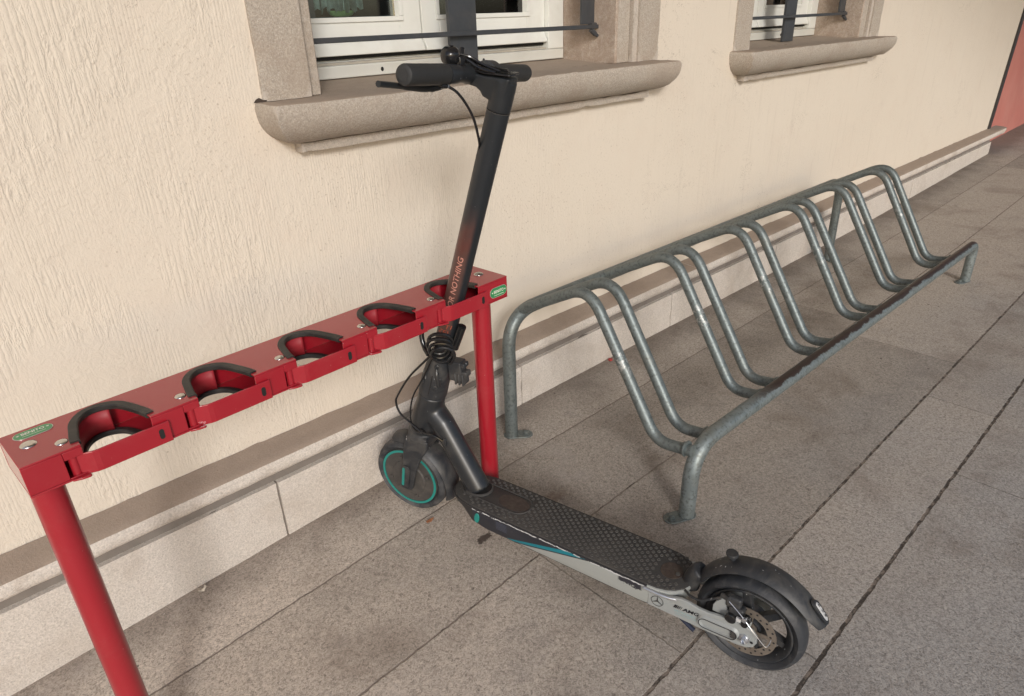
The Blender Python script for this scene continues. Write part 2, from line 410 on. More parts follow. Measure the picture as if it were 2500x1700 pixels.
# ------------------------------------------------------------------ building
bld = empty("building", "cream stucco building with stone framed windows and a stone plinth along the pavement", "building")
WY = 1.556
W2 = 2.022                       # second window is a copy shifted along the wall
OPEN = [(0.715 + k * W2, 2.195 + k * W2, 1.03, 2.6) for k in range(2)]
bm = BM()
xsw = [-5, OPEN[0][0], OPEN[0][1], OPEN[1][0], OPEN[1][1], 7.06]
for i in range(5):
    a, b_ = xsw[i], xsw[i + 1]
    spans = [(0.15, 3.74)] if i % 2 == 0 else [(0.15, 1.03), (2.6, 3.74)]
    for z0, z1 in spans:
        lean = lambda x, z: x + (0.16 * (z - 0.235) if x == 7.06 else 0.0)
        q = [bm.verts.new((lean(a, z0), WY, z0)), bm.verts.new((lean(b_, z0), WY, z0)), bm.verts.new((lean(b_, z1), WY, z1)), bm.verts.new((lean(a, z1), WY, z1))]
        bm.faces.new(q)
wall = obj("wall", bm, M['stucco'], bld, smooth=False)
bm = BM(); prism(bm, [(7.05, 0.235), (7.115, 0.235), (7.115 + 0.56, 3.74), (7.05 + 0.56, 3.74)], lambda a, b_: (a, WY - 0.012, b_), lambda a, b_: (a, WY + 0.03, b_))
obj("corner_strip", bm, simple("dark_corner", (0.035, 0.03, 0.028), 0.6), bld)  # dark strip along the leaning end of the wall
# plinth blocks and moulded ledge
bm = BM()
bx = [-0.37 - 0.895 * 2, -0.37 - 0.895, -0.37, 0.527, 1.420, 2.315, 3.23, 4.20, 5.15, 6.07, 6.98]
for a, b_ in zip(bx, bx[1:]):
    d = random.uniform(-0.0015, 0.0015)
    box(bm, a + 0.0022, b_ - 0.0022, 1.484 + d, 1.56, -0.4, 0.1485)
weather(bm, 0.03, 0.0011)
pl_ = obj("plinth", bm, M['plinth'], bld)
bm = BM(); box(bm, bx[0], 6.97, 1.4895, 1.552, -0.4, 0.1475); box(bm, bx[0], 6.985, 1.499, 1.552, 0.1475, 0.190)  # upper box holds the shade under the moulding as dark colour
obj("mortar_and_recess_shade", bm, M['groove'], pl_)
lx = [-2.2, -0.9, 0.098, 1.28, 2.46, 3.69, 4.92, 6.05, 7.10]
END = 0.20
prof = [(1.552, 0.185), (1.499, 0.1845), (1.480, 0.1855), (1.468, 0.1890), (1.4615, 0.196), (1.459, 0.207), (1.4600, 0.219), (1.464, 0.2275), (1.471, 0.2315), (1.4865, 0.2335), (1.5535, 0.2385)]
for a, b_ in zip(lx, lx[1:]):
    bm = BM(); d = random.uniform(-0.001, 0.001)
    ins = 0.0 
    if b_ == 7.10:     # returned, rounded end
        A = [bm.verts.new((a + 0.0015, y + d, z)) for y, z in prof]
        B = [bm.verts.new((b_ + END - min(0.13, (1.552 - y) * 0.0 + max(0, 0.2335 - z) * 2.2), y + d, z)) for y, z in prof]
        n = len(prof); bm.faces.new(A[::-1]); bm.faces.new(B)
        for i in range(n): bm.faces.new((A[i], A[(i + 1) % n], B[(i + 1) % n], B[i]))
    else:
        prism(bm, prof, lambda y, z: (a + 0.0012, y + d, z), lambda y, z: (b_ - 0.0012, y + d, z))
    weather(bm, 0.03, 0.0011)
    obj("ledge", bm, M['ledge'], pl_, smooth=True)

def rect_loft(bm, secs, y1):
    """secs: (x0, x1, yfront, z) rings open at the back plane y1"""
    R_ = [[bm.verts.new(p) for p in ((x0, y1, z), (x0, yf, z), (x1, yf, z), (x1, y1, z))] for x0, x1, yf, z in secs]
    for a, b_ in zip(R_, R_[1:]):
        for k in range(4): bm.faces.new((a[k], a[(k + 1) % 4], b_[(k + 1) % 4], b_[k]))
    bm.faces.new(R_[0][::-1]); bm.faces.new(R_[-1])
def window_set(k):
    ox = k * W2
    def B(x0, x1, y0, y1, z0, z1): return (x0 + ox, x1 + ox, y0, y1, z0, z1)
    # --- stone surround
    bs_ = boxes(B(0.708, 0.830, 1.5485, 1.80, 1.0668, 2.62), B(2.087, 2.203, 1.5485, 1.80, 1.0668, 2.62), B(0.70, 2.21, 1.549, 1.80, 2.60, 2.75),
              B(2.062, 2.087, 1.556, 1.80, 1.0668, 2.61)); weather(bs_, 0.03, 0.0011)
    sur = obj("window_surround", bs_, M['stone'], bld)
    for q in (B(0.831, 0.868, 1.573, 1.80, 1.0665, 2.60), B(1.994, 2.0615, 1.571, 1.80, 1.0665, 2.60)): obj("jamb_rebate", boxes(q), M['stone'], sur, bevel=0.003)
    for q in (B(1.980, 1.9935, 1.566, 1.90, 1.0665, 2.60), B(0.8565, 0.8685, 1.80, 1.90, 1.07, 2.60)): obj("reveal", boxes(q), M['reveal'], sur, bevel=0.003)
    # --- sill: overhanging slab with a rounded underside, fillet below
    bm = BM(); secs = []
    for t in range(0, 10):
        u = t / 9.0; a = u * PI / 2
        inset = 0.080 * (1 - math.cos(a)); z = 1.048 - 0.076 * math.sin(a)
        secs.append((0.687 + ox + inset, 2.207 + ox - inset, 1.449 + inset * 1.02, z))
    top = [(0.700 + ox, 2.194 + ox, 1.4615, 1.0665), (0.691 + ox, 2.203 + ox, 1.453, 1.0635), (0.687 + ox, 2.207 + ox, 1.449, 1.056)]
    rect_loft(bm, top + secs, 1.60)
    # sloped wash behind the front edge up to the frame
    q = [bm.verts.new(p) for p in ((0.69 + ox, 1.600, 1.0665), (2.204 + ox, 1.600, 1.0665), (2.0 + ox, 1.86, 1.083), (0.86 + ox, 1.86, 1.083))]
    bm.faces.new(q)
    weather(bm, 0.022, 0.0014)
    sill = obj("window_sill", bm, M['stone'], bld)
    bm = boxes(B(0.768, 2.124, 1.5215, 1.60, 0.9490, 0.9714)); weather(bm, 0.02, 0.0013)
    obj("fillet", bm, M['stone'], sill)
    if k == 0:      # broken-out corner where the jamb meets the sill
        bm = BM(); prism(bm, [(0.684, 1.0668), (0.690, 1.0735), (0.698, 1.0765), (0.706, 1.0720), (0.716, 1.0700), (0.713, 1.0675)], lambda a, b_: (a, 1.5466, b_), lambda a, b_: (a, 1.5480, b_))
        obj("broken_corner", bm, M['brown_hole'], sill)
    # --- white frame
    fr = obj("window", boxes(B(0.869, 1.9795, 1.800, 1.862, 1.0815, 1.1145), B(0.869, 0.905, 1.8005, 1.86, 1.115, 2.6), B(1.903, 1.9795, 1.8005, 1.86, 1.115, 2.6),
             B(0.905, 1.903, 1.836, 1.872, 1.1145, 1.128)), M['white'], bld, bevel=0.003)
    obj("drain_ledge", boxes(B(0.9055, 1.9025, 1.812, 1.8355, 1.1150, 1.1215)), M['dirtywhite'], fr)
    obj("seal_gap", boxes(B(0.906, 1.902, 1.826, 1.872, 1.1285, 1.1365)), M['black'], fr)
    for hx in (0.498, 0.8926):
        bm = BM()
        lathe(bm, [(0.006, 0.0), (0.006, 0.001)], lambda x, y, h: (0.70 + ox + hx + x * 0.8, 1.7985 + h, 1.097 + y), 14)
        obj("drain_hole", bm, M['black'], fr)
    for (a, b_) in ((0.9065, 1.366), (1.3705, 1.9015)):
        bm = BM()
        y0 = 1.8195
        ia, ib = (a + 0.066, b_ - 0.078) if a < 1 else (b_ - 0.464, b_ - 0.088)
        zb = 1.234
        for q in (B(a, ia, y0, 1.862, 1.1375, 2.58), B(ib, b_, y0, 1.862, 1.1375, 2.58)): box(bm, *q)
        box(bm, *B(ia, ib, y0, 1.862, 1.1375, zb - 0.0))
        # drip moulding along the foot
        prism(bm, [(y0 - 0.0005, 1.170), (y0 - 0.004, 1.166), (y0 - 0.007, 1.158), (y0 - 0.014, 1.147), (y0 - 0.015, 1.1385), (y0 - 0.0005, 1.1385)],
              lambda y, z: (a + 0.001 + ox, y, z), lambda y, z: (b_ - 0.001 + ox, y, z))
        s = obj("sash", bm, M['white'], fr, bevel=0.0025)
        bead = BM()
        t = 0.013
        for q in (B(ia - t, ib + t, y0 - 0.005, y0 - 0.0005, zb - t, zb), B(ia - t, ia, y0 - 0.005, y0 - 0.0005, zb + 0.0002, 2.55), B(ib, ib + t, y0 - 0.005, y0 - 0.0005, zb + 0.0002, 2.55)): box(bead, *q)
        obj("glazing_bead", bead, M['white'], fr, bevel=0.0015)
        obj("pane", boxes(B(ia + 0.0003, ib - 0.0003, 1.838, 1.842, zb, 2.55)), M['glass'], fr, smooth=False)
    # --- iron grille
    gr = obj("window_grille", boxes(B(1.348, 1.452, 1.664, 1.676, 1.0745, 2.6)), M['iron'], bld, bevel=0.0015)
    obj("side_bar", boxes(B(1.908, 1.972, 1.652, 1.662, 1.1905, 2.6)), M['iron'], gr, bevel=0.0015)
    bm = boxes(B(0.845, 1.985, 1.640, 1.650, 1.1760, 1.1890))
    obj("cross_rod", bm, M['iron'], gr, bevel=0.002)
    bm = BM(); tube(bm, [(1.953 + ox, 1.655, 1.186), (1.9855 + ox, 1.655, 1.186)], 0.010, 10); tube(bm, [(1.950 + ox, 1.648, 1.174), (1.966 + ox, 1.643, 1.160)], 0.009, 8); tube(bm, [(1.962 + ox, 1.645, 1.165), (1.976 + ox, 1.640, 1.153)], 0.006, 8)
    obj("bracket", bm, M['iron'], gr)
for k in range(2): window_set(k)
# room behind the glass, and an unseen slab added to block the sky
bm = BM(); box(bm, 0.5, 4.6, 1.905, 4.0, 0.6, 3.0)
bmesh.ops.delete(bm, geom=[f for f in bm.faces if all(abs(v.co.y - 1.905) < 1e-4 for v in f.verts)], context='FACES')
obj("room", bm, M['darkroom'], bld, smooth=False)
bm = BM(); prism(bm, [(-0.3, 1.54), (-0.3, -1.7), (2.0, -2.3), (5.0, -4.2), (14, -4.6), (14, 1.54)], lambda a, b_: (a, b_, 3.75), lambda a, b_: (a, b_, 4.0))  # added slab, deeper on the right to dim that end of the wall
obj("sky_blocker", bm, M['blocker'], bld, smooth=False)

rw = obj("wall", boxes((7.35, 30, 1.625, 1.9, -0.1, 4.0)), M['redwall'])
tag(rw, "faded red painted wall beyond the far end of the cream building", "wall")

# shapes added to stand in for clutter and reflections in the first window
bm = BM()
n = 40
for i in range(n):
    x = 1.055 + 0.150 * i / (n - 1); yv = 1.888 + 0.010 * math.sin(i * 1.1) + 0.006 * math.sin(i * 2.7); zb = 1.2535 + 0.006 * math.sin(i * 0.9) + 0.005 * math.sin(i * 2.3)
    a = bm.verts.new((x, yv, zb)); b_ = bm.verts.new((x, yv, 2.4))
    if i: bm.faces.new((pa, a, b_, pb))
    pa, pb = a, b_
cu = obj("reflection_sheet", bm, simple("pale_blue_reflection", (0.40, 0.70, 0.74), 0.9, 0, 0.75, 60))
so_ = cu.modifiers.new("thickness", 'SOLIDIFY'); so_.thickness = 0.003
tag(cu, "added pale blue sheet standing in for reflections in the nearer window", "reflection_sheet")
bm = BM(); lathe(bm, [(0.02, 0), (0.034, 0.004), (0.044, 0.013), (0.045, 0.016), (0.042, 0.016), (0.030, 0.007)], lambda x, y, h: (1.150 + x, 1.905 + y * 0.40, 1.2362 + h), 24)
tag(obj("reflection_dish", bm, simple("pale_green_reflection", (0.33, 0.66, 0.27), 0.4, 0, 0.2, 40)), "added pale green dish standing in for reflections in the nearer window", "reflection_dish")
obj("reflection_panel", boxes((0.90, 1.052, 1.880, 1.888, 1.236, 2.4)), simple("slate_reflection", (0.105, 0.108, 0.135), 0.7, 0, 0.2, 9), bld)  # slate panel added for the dark reflected area of the glass
obj("shelf", boxes((0.9, 1.95, 1.865, 2.3, 1.10, 1.236)), simple("dull_blue_shelf", (0.16, 0.20, 0.23), 0.6), bld)

# ------------------------------------------------------------------ red scooter stand
K = 0.9153
ya = math.atan2(.062, 1.075)
st = empty("scooter_stand", "glossy red steel scooter stand with five rubber lined slots on two posts", "scooter stand", None, (.031 * K, 1.137 * K, 1.22 - (1.22 - .63) * K), ya)
def mat_red():
    b = NB("glossy_red_paint")
    n1 = b.noise(6, 3); c = b.mix(n1, (0.300, 0.010, 0.019), (0.345, 0.012, 0.023))
    chip = b.step(b.noise(260, 2, 0.5), 0.765, 0.785)
    c = b.mix(b.math('MULTIPLY', chip, 0.6), c, (0.6, 0.42, 0.38))
    c = b.mix(b.math('MULTIPLY', b.step(b.noise(11, 5, 0.7, 0.3), 0.50, 0.78), 0.07), c, (0.42, 0.22, 0.19))
    return b.set(c, b.math('ADD', b.math('MULTIPLY', b.noise(18, 4), 0.12), 0.34), 0, b.bump(b.noise(140, 3), 0.05, 0.001), 0.25, 0.9, 0.10)
M['red'] = mat_red()
M['redin'] = simple("red_inner_paint", (0.30, 0.014, 0.022), 0.55, 0, 0.12, 20)
M['rubber'] = simple("black_rubber_trim", (0.018, 0.017, 0.016), 0.5, 0, 0.3, 60, ((0.10, 0.085, 0.07), 0.3))
M['steel'] = simple("polished_steel", (0.62, 0.60, 0.57), 0.22, 1.0, 0.1, 40)
def sk(v): return Vector((v[0] * K, v[1] * K, v[2] * K))
NC = [0.1385, 0.3295, 0.5260, 0.7225, 0.9205]
TH = 0.0035
def notch(c, n=5):
    """outline of one slot from left lip to right lip, in (u, v)"""
    p = [(c - .053, 0.0), (c - .051, 0.022), (c - .044, 0.050), (c - .0355, 0.078), (c - .020, 0.098), (c - .003, 0.1055), (c + .016, 0.102), (c + .033, 0.087), (c + .045, 0.055), (c + .0535, 0.022), (c + .055, 0.0)]
    return [(q.x, q.y) for q in spline([(a, b_, 0) for a, b_ in p], n)]
def plate(z0, z1):
    bm = BM(); line = [(0, 0)]
    for c in NC: line += notch(c, 3)
    line += [(1.077, 0)]
    F0, F1, B0, B1 = [], [], [], []
    for u, v in line:
        F0.append(bm.verts.new((u, v, z0))); F1.append(bm.verts.new((u, v, z1))); B0.append(bm.verts.new((u, 0.126, z0))); B1.append(bm.verts.new((u, 0.126, z1)))
    for i in range(len(line) - 1):
        bm.faces.new((F0[i], B0[i], B0[i + 1], F0[i + 1])); bm.faces.new((F1[i], F1[i + 1], B1[i + 1], B1[i]))
        bm.faces.new((F0[i], F0[i + 1], F1[i + 1], F1[i])); bm.faces.new((B0[i], B1[i], B1[i + 1], B0[i + 1]))
    bm.faces.new((F0[0], F1[0], B1[0], B0[0])); bm.faces.new((F0[-1], B0[-1], B1[-1], F1[-1]))
    return bm
HB = -0.057
bm = plate(-TH, 0)
tmp = plate(HB, HB + TH); me_ = bpy.data.meshes.new("t"); tmp.to_mesh(me_); tmp.free(); bm.from_mesh(me_); bpy.data.meshes.remove(me_)
e = 0.0004
box(bm, 0, 1.077, 0.126 - TH, 0.126 - e, HB + TH + e, -TH - e)
box(bm, e, TH, TH + e, 0.126 - TH - e, HB + TH + e, -TH - e); box(bm, 1.077 - TH, 1.077 - e, TH + e, 0.126 - TH - e, HB + TH + e, -TH - e)
edges = [0.0] + [v for c in NC for v in (c - .053, c + .055)] + [1.077]
for i in range(0, len(edges), 2):
    a, b_ = edges[i], edges[i + 1]
    if i // 2 < 5:   # front cheek with the little window where the bar hooks in
        hole0, hole1 = b_ - 0.0285, b_ - 0.0015
        box(bm, a, hole0, e, TH, HB + TH + e, -TH - e)
        box(bm, hole0 + e, b_, e, TH, -0.0185, -TH - e)
        box(bm, hole0 + e, b_, e, TH, HB + TH + e, -0.051)
    else:
        box(bm, a, b_, e, TH, HB + TH + e, -TH - e)
beam = obj("beam", bm, M['red'], st, smooth=True, xf=sk, bevel=0.0016, segs=3)
for i, c in enumerate(NC):
    # inner liner plate bending round the left of the slot
    nn = notch(c, 4)[6:26]
    bm = BM(); pa = None
    for u, v in nn:
        d = Vector((u - c, v - 0.035, 0)).normalized() * 0.0035
        q = [bm.verts.new((u + d.x, min(v + d.y, 0.1205), -TH - 0.001)), bm.verts.new((u + d.x, min(v + d.y, 0.1205), HB + TH + 0.001))]
        if pa: bm.faces.new((pa[0], q[0], q[1], pa[1]))
        pa = q
    lin = obj("slot_liner", bm, M['redin'], st, xf=sk)
    so_ = lin.modifiers.new("thickness", 'SOLIDIFY'); so_.thickness = 0.0018
    # rubber trim, folded over the slot edge, top and bottom
    for z0, z1, wd in ((-0.0075, 0.0028, 0.0115), (HB - 0.002, HB + 0.0075, 0.008)):
        bm = BM(); nt_ = notch(c, 5)[3:-3]; rings = []
        for k, (u, v) in enumerate(nt_):
            u0, v0 = nt_[max(k - 1, 0)]; u1, v1 = nt_[min(k + 1, len(nt_) - 1)]
            t = Vector((u1 - u0, v1 - v0, 0)).normalized(); nrm = Vector((-t.y, t.x, 0))   # outward
            P = Vector((u, v, 0)); inn = P - nrm * 0.003; out = P + nrm * wd
            zz = [(out, z1 - 0.001), (out - nrm * 0.001, z1), (inn + nrm * 0.002, z1), (inn, z1 - 0.002), (inn, z0 + 0.002), (inn + nrm * 0.002, z0), (out, z0)]
            rings.append([bm.verts.new((p.x, p.y, z)) for p, z in zz])
        for a, b_ in zip(rings, rings[1:]):
            for k in range(7): bm.faces.new((a[k], a[(k + 1) % 7], b_[(k + 1) % 7], b_[k]))
        bm.faces.new(rings[0][::-1]); bm.faces.new(rings[-1])
        obj("rubber_trim", bm, M['rubber'], st, xf=sk)
    # locking bar: flat strip in front, bent back into the cheek at its left end
    path = [(c - .069, 0.0085), (c - .061, 0.0060), (c - .050, 0.0005), (c - .042, -0.0030), (c - .034, -0.0042), (c + .0500, -0.0042), (c + .0795, -0.0042)]
    zt, zb = -0.0170, -0.0560
    def strip(pth, th):
        F = []; Bk = []
        for k, (u, v) in enumerate(pth):
            u0, v0 = pth[max(k - 1, 0)]; u1, v1 = pth[min(k + 1, len(pth) - 1)]
            t = Vector((u1 - u0, v1 - v0)).normalized(); nn_ = Vector((-t.y, t.x)) * th / 2
            F.append((u - nn_.x, v - nn_.y)); Bk.append((u + nn_.x, v + nn_.y))
        return F + Bk[::-1]
    bm = BM(); prism(bm, strip(path, 0.004), lambda a, b_: (a, b_, zb), lambda a, b_: (a, b_, zt))
    lb = obj("locking_bar", bm, M['red'], st, xf=sk, smooth=False, bevel=0.001)
    bm = BM(); prism(bm, stadium(0, 0, 0.019, 0.0085), lambda a, b_: (c + .0635 + b_, -0.0068, -0.036 + a), lambda a, b_: (c + .0635 + b_, -0.0060, -0.036 + a))
    obj("padlock_slot", bm, M['black'], lb, xf=sk)
    bm = BM(); tube(bm, [(c - .0680, 0.0105, -0.0190), (c - .0680, 0.0105, -0.0530)], 0.0075, 16)
    obj("hinge_barrel", bm, M['red'], lb, xf=sk)
    bm = BM(); prism(bm, [(c - .080, 0.004), (c - .080, -0.0015), (c - .066, -0.0075), (c - .056, -0.0090), (c - .053, -0.0065), (c - .053, 0.004)], lambda a, b_: (a, b_, HB - 0.0006), lambda a, b_: (a, b_, HB + 0.0030))
    obj("hinge_tab", bm, M['red'], lb, xf=sk, bevel=0.0008)
def dome(cx, cy, r, h=0.30):
    bm = BM(); lathe(bm, [(r, 0.0003), (r * 0.97, r * 0.10), (r * 0.75, r * h * 0.8), (r * 0.4, r * h * 1.15), (r * 0.05, r * h * 1.25)], lambda x, y, hh: (cx + x, cy + y, hh), 24)
    return bm
for c in NC: obj("rivet", dome(c - .0715, 0.031, 0.0098), M['steel'], st, xf=sk)
for u in (0.029, 1.040): obj("rivet", dome(u, 0.065, 0.0125), M['steel'], st, xf=sk)
M['green'] = simple("green_enamel", (0.030, 0.245, 0.085), 0.3, 0, 0.1, 30, None, 0, 300, 0.4)
M['signwhite'] = simple("cream_enamel", (0.72, 0.72, 0.62), 0.4)
M['silver'] = simple("silver_rim", (0.60, 0.58, 0.53), 0.35, 0.6)
def sign(cx, cy, face):
    """face(a, b, h): a along, b up the plate, h above it"""
    bm = BM(); prism(bm, stadium(0, 0, 0.0605, 0.0270), lambda a, b_: face(a, b_, 0.0002), lambda a, b_: face(a, b_, 0.0011))
    s = obj("sign_plate", bm, M['silver'], st, xf=sk)
    bm = BM(); prism(bm, stadium(0, 0, 0.0580, 0.0245), lambda a, b_: face(a, b_, 0.0012), lambda a, b_: face(a, b_, 0.0016))
    obj("enamel", bm, M['green'], s, xf=sk)
    bm = text_bm("BENITO", 0.0125, 0.0003)
    bx_ = max(v.co.x for v in bm.verts); by_ = max(v.co.y for v in bm.verts)
    for v in bm.verts: v.co = Vector((v.co.x / bx_ * 0.0175, v.co.y / by_ * 0.0046 + 0.0016, 0))
    for sx in (-1, 1):
        hpts = [(0, -0.0022), (0.0021, 0.0), (0.0022, 0.0014), (0.0012, 0.0021), (0, 0.0011), (-0.0012, 0.0021), (-0.0022, 0.0014), (-0.0021, 0.0)]
        bm.faces.new([bm.verts.new((sx * 0.0225 + a, b_ + 0.0012, 0)) for a, b_ in hpts])
    bm.faces.new([bm.verts.new((a, b_, 0)) for a, b_ in ((-0.0175, -0.0078), (0.0175, -0.0078), (0.0175, -0.0066), (-0.0175, -0.0066))])
    obj("lettering", bm, M['signwhite'], s, smooth=False, xf=lambda v: sk(face(v.x, v.y, 0.0020)))
sign(0, 0, lambda a, b_, h: (0.0455 + a * 0.97, 0.1015 + b_, h))
sign(0, 0, lambda a, b_, h: (1.0435 + a, -h, -0.0320 + b_))
for u, name in ((0.030, 'left'), (1.040, 'right')):
    u_, v_ = u, 0.063
    wx = st.location.x + (math.cos(ya) * u_ - math.sin(ya) * v_) * K
    zf = ground_z(wx) - st.location.z
    bm = BM(); lathe(bm, [(0.0256, zf / K + 0.001), (0.0256, HB - 0.0008)], lambda x, y, h: (u_ + x, v_ + y, h), 32)
    po = obj("post", bm, M['red'], st, xf=sk)
    bm = BM(); lathe(bm, [(0.062, zf / K), (0.062, zf / K + 0.005), (0.058, zf / K + 0.0065), (0.03, zf / K + 0.0066)], lambda x, y, h: (u_ + x, v_ + y, h), 32)
    fl = obj("base_flange", bm, M['red'], po, xf=sk)
    for a in (0.6, 2.17, 3.74, 5.3):
        bm = BM(); lathe(bm, [(0.008, zf / K + 0.006), (0.008, zf / K + 0.013), (0.004, zf / K + 0.015)], lambda x, y, h: (u_ + 0.046 * math.cos(a) + x, v_ + 0.046 * math.sin(a) + y, h), 6)
        obj("bolt", bm, M['steel'], fl, xf=sk)

# ------------------------------------------------------------------ galvanised bike rack
def mat_galv(name, rust_top=0.0, scuff=False, lo=(0.112, 0.134, 0.134), hi=(0.245, 0.280, 0.280)):
    b = NB(name)
    n1 = b.noise(28, 5, 0.65, 0.4); n2 = b.noise(110, 4, 0.6)
    c = b.mix(n1, lo, hi)
    c = b.mix(b.math('MULTIPLY', b.step(n2, 0.48, 0.68), 0.55), c, (0.062, 0.070, 0.066))
    c = b.mix(b.math('MULTIPLY', b.step(b.noise(9, 4, 0.6), 0.52, 0.74), 0.40), c, (0.20, 0.19, 0.155))
    geo = b.n("ShaderNodeNewGeometry"); nz = b.xyz(geo.outputs["Normal"])[2]
    if rust_top:
        x, y, z = b.xyz()
        msk = b.math('MULTIPLY', b.step(b.math('ADD', nz, b.math('MULTIPLY', b.math('SUBTRACT', b.noise(11, 5, 0.72, 0.3), 0.5), 1.5)), 0.66, 0.80), b.step(x, 0.28, 0.50))
        c = b.mix(b.math('MULTIPLY', msk, rust_top), c, (0.058, 0.037, 0.031))
    if scuff:
        x, y, z = b.xyz()
        band = b.math('MULTIPLY', b.step(z, 0.345, 0.375), b.step(z, 0.44, 0.40))
        sc_ = b.math('MULTIPLY', band, b.math('MULTIPLY', b.step(b.noise(60, 4, 0.7), 0.50, 0.58), b.step(b.noise(2.3, 2, 0.5), 0.40, 0.56)))
        c = b.mix(b.math('MULTIPLY', sc_, 0.5), c, (0.62, 0.62, 0.60))
    drk = b.step(nz, -0.1, 0.9)
    return b.set(c, b.math('ADD', b.math('MULTIPLY', n1, 0.22), 0.38), 0.55, b.bump(n2, 0.12, 0.001), 0.5)
M['galv'] = mat_galv("galvanised_steel"); M['galvr'] = mat_galv("worn_galvanised_rail", 0.95, False, (0.150, 0.180, 0.182), (0.330, 0.375, 0.378)); M['galvs'] = mat_galv("scuffed_galvanised_hoop", 0, True)
rk = empty("bike_rack", "galvanised tube bicycle rack with six pairs of wheel hoops beside the wall", "bike rack", None, (1.255, 1.366, 0.0))
ro = Vector(rk.location)
def rel(p): return tuple(Vector(p) - ro)
BZ = 0.425
LX0, LX1 = 1.258, 3.600
bm = BM(); tube(bm, fil([rel((LX0 - 0.002, 1.366, 0.002)), rel((LX0, 1.366, BZ)), rel((LX1, 1.366, BZ)), rel((LX1 + 0.004, 1.366, 0.002))], 0.115, 12), 0.0204, 18)
back = obj("back_rail", bm, M['galv'], rk)
FY = 0.745; FZ = 0.216; FZ1 = 0.186; FX0, FX1 = 1.318, 3.705
bm = BM(); tube(bm, fil([rel((FX0 - 0.006, FY, 0.002)), rel((FX0, FY, FZ)), rel((FX1, FY, FZ1)), rel((FX1 + 0.004, FY, 0.002))], [0.105, 0.05], 12), 0.0215, 18)
front = obj("front_rail", bm, M['galvr'], rk)
HX = [1.313, 1.411, 1.703, 1.805, 2.100, 2.202, 2.505, 2.612, 2.907, 3.004, 3.318, 3.420]
hm = []
for i, x in enumerate(HX):
    j = random.uniform(-0.004, 0.004); dzf = (FZ1 - FZ) * (x - FX0) / (FX1 - FX0)
    P = [(x, 1.360, 0.426), (x, 1.325, 0.447 + j), (x, 1.100 + j, 0.566), (x + 0.0, 0.857, 0.186 + dzf), (x, 0.745, 0.206 + dzf)]
    if i == 0 or i == 6 or True:
        bm = BM(); tube(bm, fil([rel(p) for p in P], [0.03, 0.085, 0.070], 9), 0.0157, 16)
        jj = [random.uniform(0.95, 1.12) for _ in range(5)]
        tube(bm, [rel((x, 0.745 + q, 0.2055 + dzf - max(0, q - 0.02) * 0.18)) for q in (0.0165, 0.0195, 0.0225, 0.0255, 0.0285)], [0.0215 * jj[0], 0.0200 * jj[1], 0.0190 * jj[2], 0.0176, 0.0158], 14)
        obj("hoop", bm, M['galvs'] if i % 2 == 0 else M['galv'], rk)
def foot(px, py, ang, parent):
    bm = BM(); ca, sa = math.cos(ang), math.sin(ang)
    def tr(a, b_, z): return rel((px + ca * a - sa * b_, py + sa * a + ca * b_, z))
    prism(bm, stadium(0.020, 0, 0.094, 0.044), lambda a, b_: tr(a, b_, 0.0005), lambda a, b_: tr(a, b_, 0.0045))
    f = obj("foot_plate", bm, M['galv'], parent, bevel=0.001)
    bm = BM(); lathe(bm, [(0.0135, 0.0047), (0.0135, 0.0065), (0.0085, 0.0067), (0.0085, 0.013), (0.006, 0.0145)], lambda x, y, h: tr(0.045 + x, y, h), 8)
    obj("bolt", bm, M['galv'], f)
foot(LX0, 1.366, math.radians(-40), back); foot(LX1 + 0.004, 1.366, math.radians(-120), back)
foot(FX0 - 0.006, FY, math.radians(155), front); foot(FX1 + 0.004, FY, math.radians(165), front)

# ------------------------------------------------------------------ electric scooter
HEAD = math.radians(101.0)
sc_ = empty("electric_scooter", "black electric scooter with teal ringed front wheel, its stem held in the red stand", "scooter", None, (1.01, 0.406, 0.0), HEAD)
M['matte'] = simple("matte_black_paint", (0.0140, 0.0165, 0.0195), 0.42, 0, 0.15, 20, ((0.06, 0.055, 0.05), 0.12), 0.04, 400, 0, 0.5, 0.35)
M['frame'] = simple("satin_black_frame", (0.0175, 0.020, 0.0235), 0.33, 0, 0.2, 30, ((0.085, 0.078, 0.07), 0.25), 0.03, 300, 0, 0.5, 0.5)
M['plastic'] = simple("dusty_black_plastic", (0.0205, 0.0230, 0.0275), 0.5, 0, 0.2, 35, ((0.115, 0.108, 0.098), 0.50), 0.08, 300, 0, 0.5, 0.8)
M['gloss'] = simple("gloss_black_plastic", (0.012, 0.012, 0.013), 0.16, 0, 0.1, 30)
M['grip'] = simple("black_rubber_grip", (0.024, 0.025, 0.026), 0.62, 0, 0.12, 60, None, 0.15, 500)
M['tyre'] = simple("dusty_tyre_rubber", (0.025, 0.028, 0.034), 0.62, 0, 0.2, 40, ((0.125, 0.122, 0.120), 0.65), 0.12, 220)
M['hub'] = simple("dusty_grey_hub", (0.055, 0.052, 0.050), 0.55, 0.1, 0.2, 45, ((0.13, 0.115, 0.10), 0.45), 0.1, 150)
M['teal'] = simple("teal_paint", (0.012, 0.215, 0.190), 0.4, 0, 0.1, 40, ((0.06, 0.16, 0.14), 0.35))
M['grey'] = simple("silver_grey_paint", (0.305, 0.325, 0.325), 0.42, 0.1, 0.06, 30, ((0.27, 0.26, 0.24), 0.35), 0.04, 200)
M['alu'] = simple("bare_aluminium", (0.60, 0.62, 0.66), 0.32, 0.9, 0.12, 60)
M['disc'] = simple("dull_brake_steel", (0.26, 0.225, 0.19), 0.42, 0.55, 0.2, 60, ((0.15, 0.11, 0.08), 0.4))
M['ink'] = simple("black_print", (0.012, 0.012, 0.014), 0.5)
M['tealprint'] = simple("pale_teal_print", (0.25, 0.38, 0.40), 0.5)
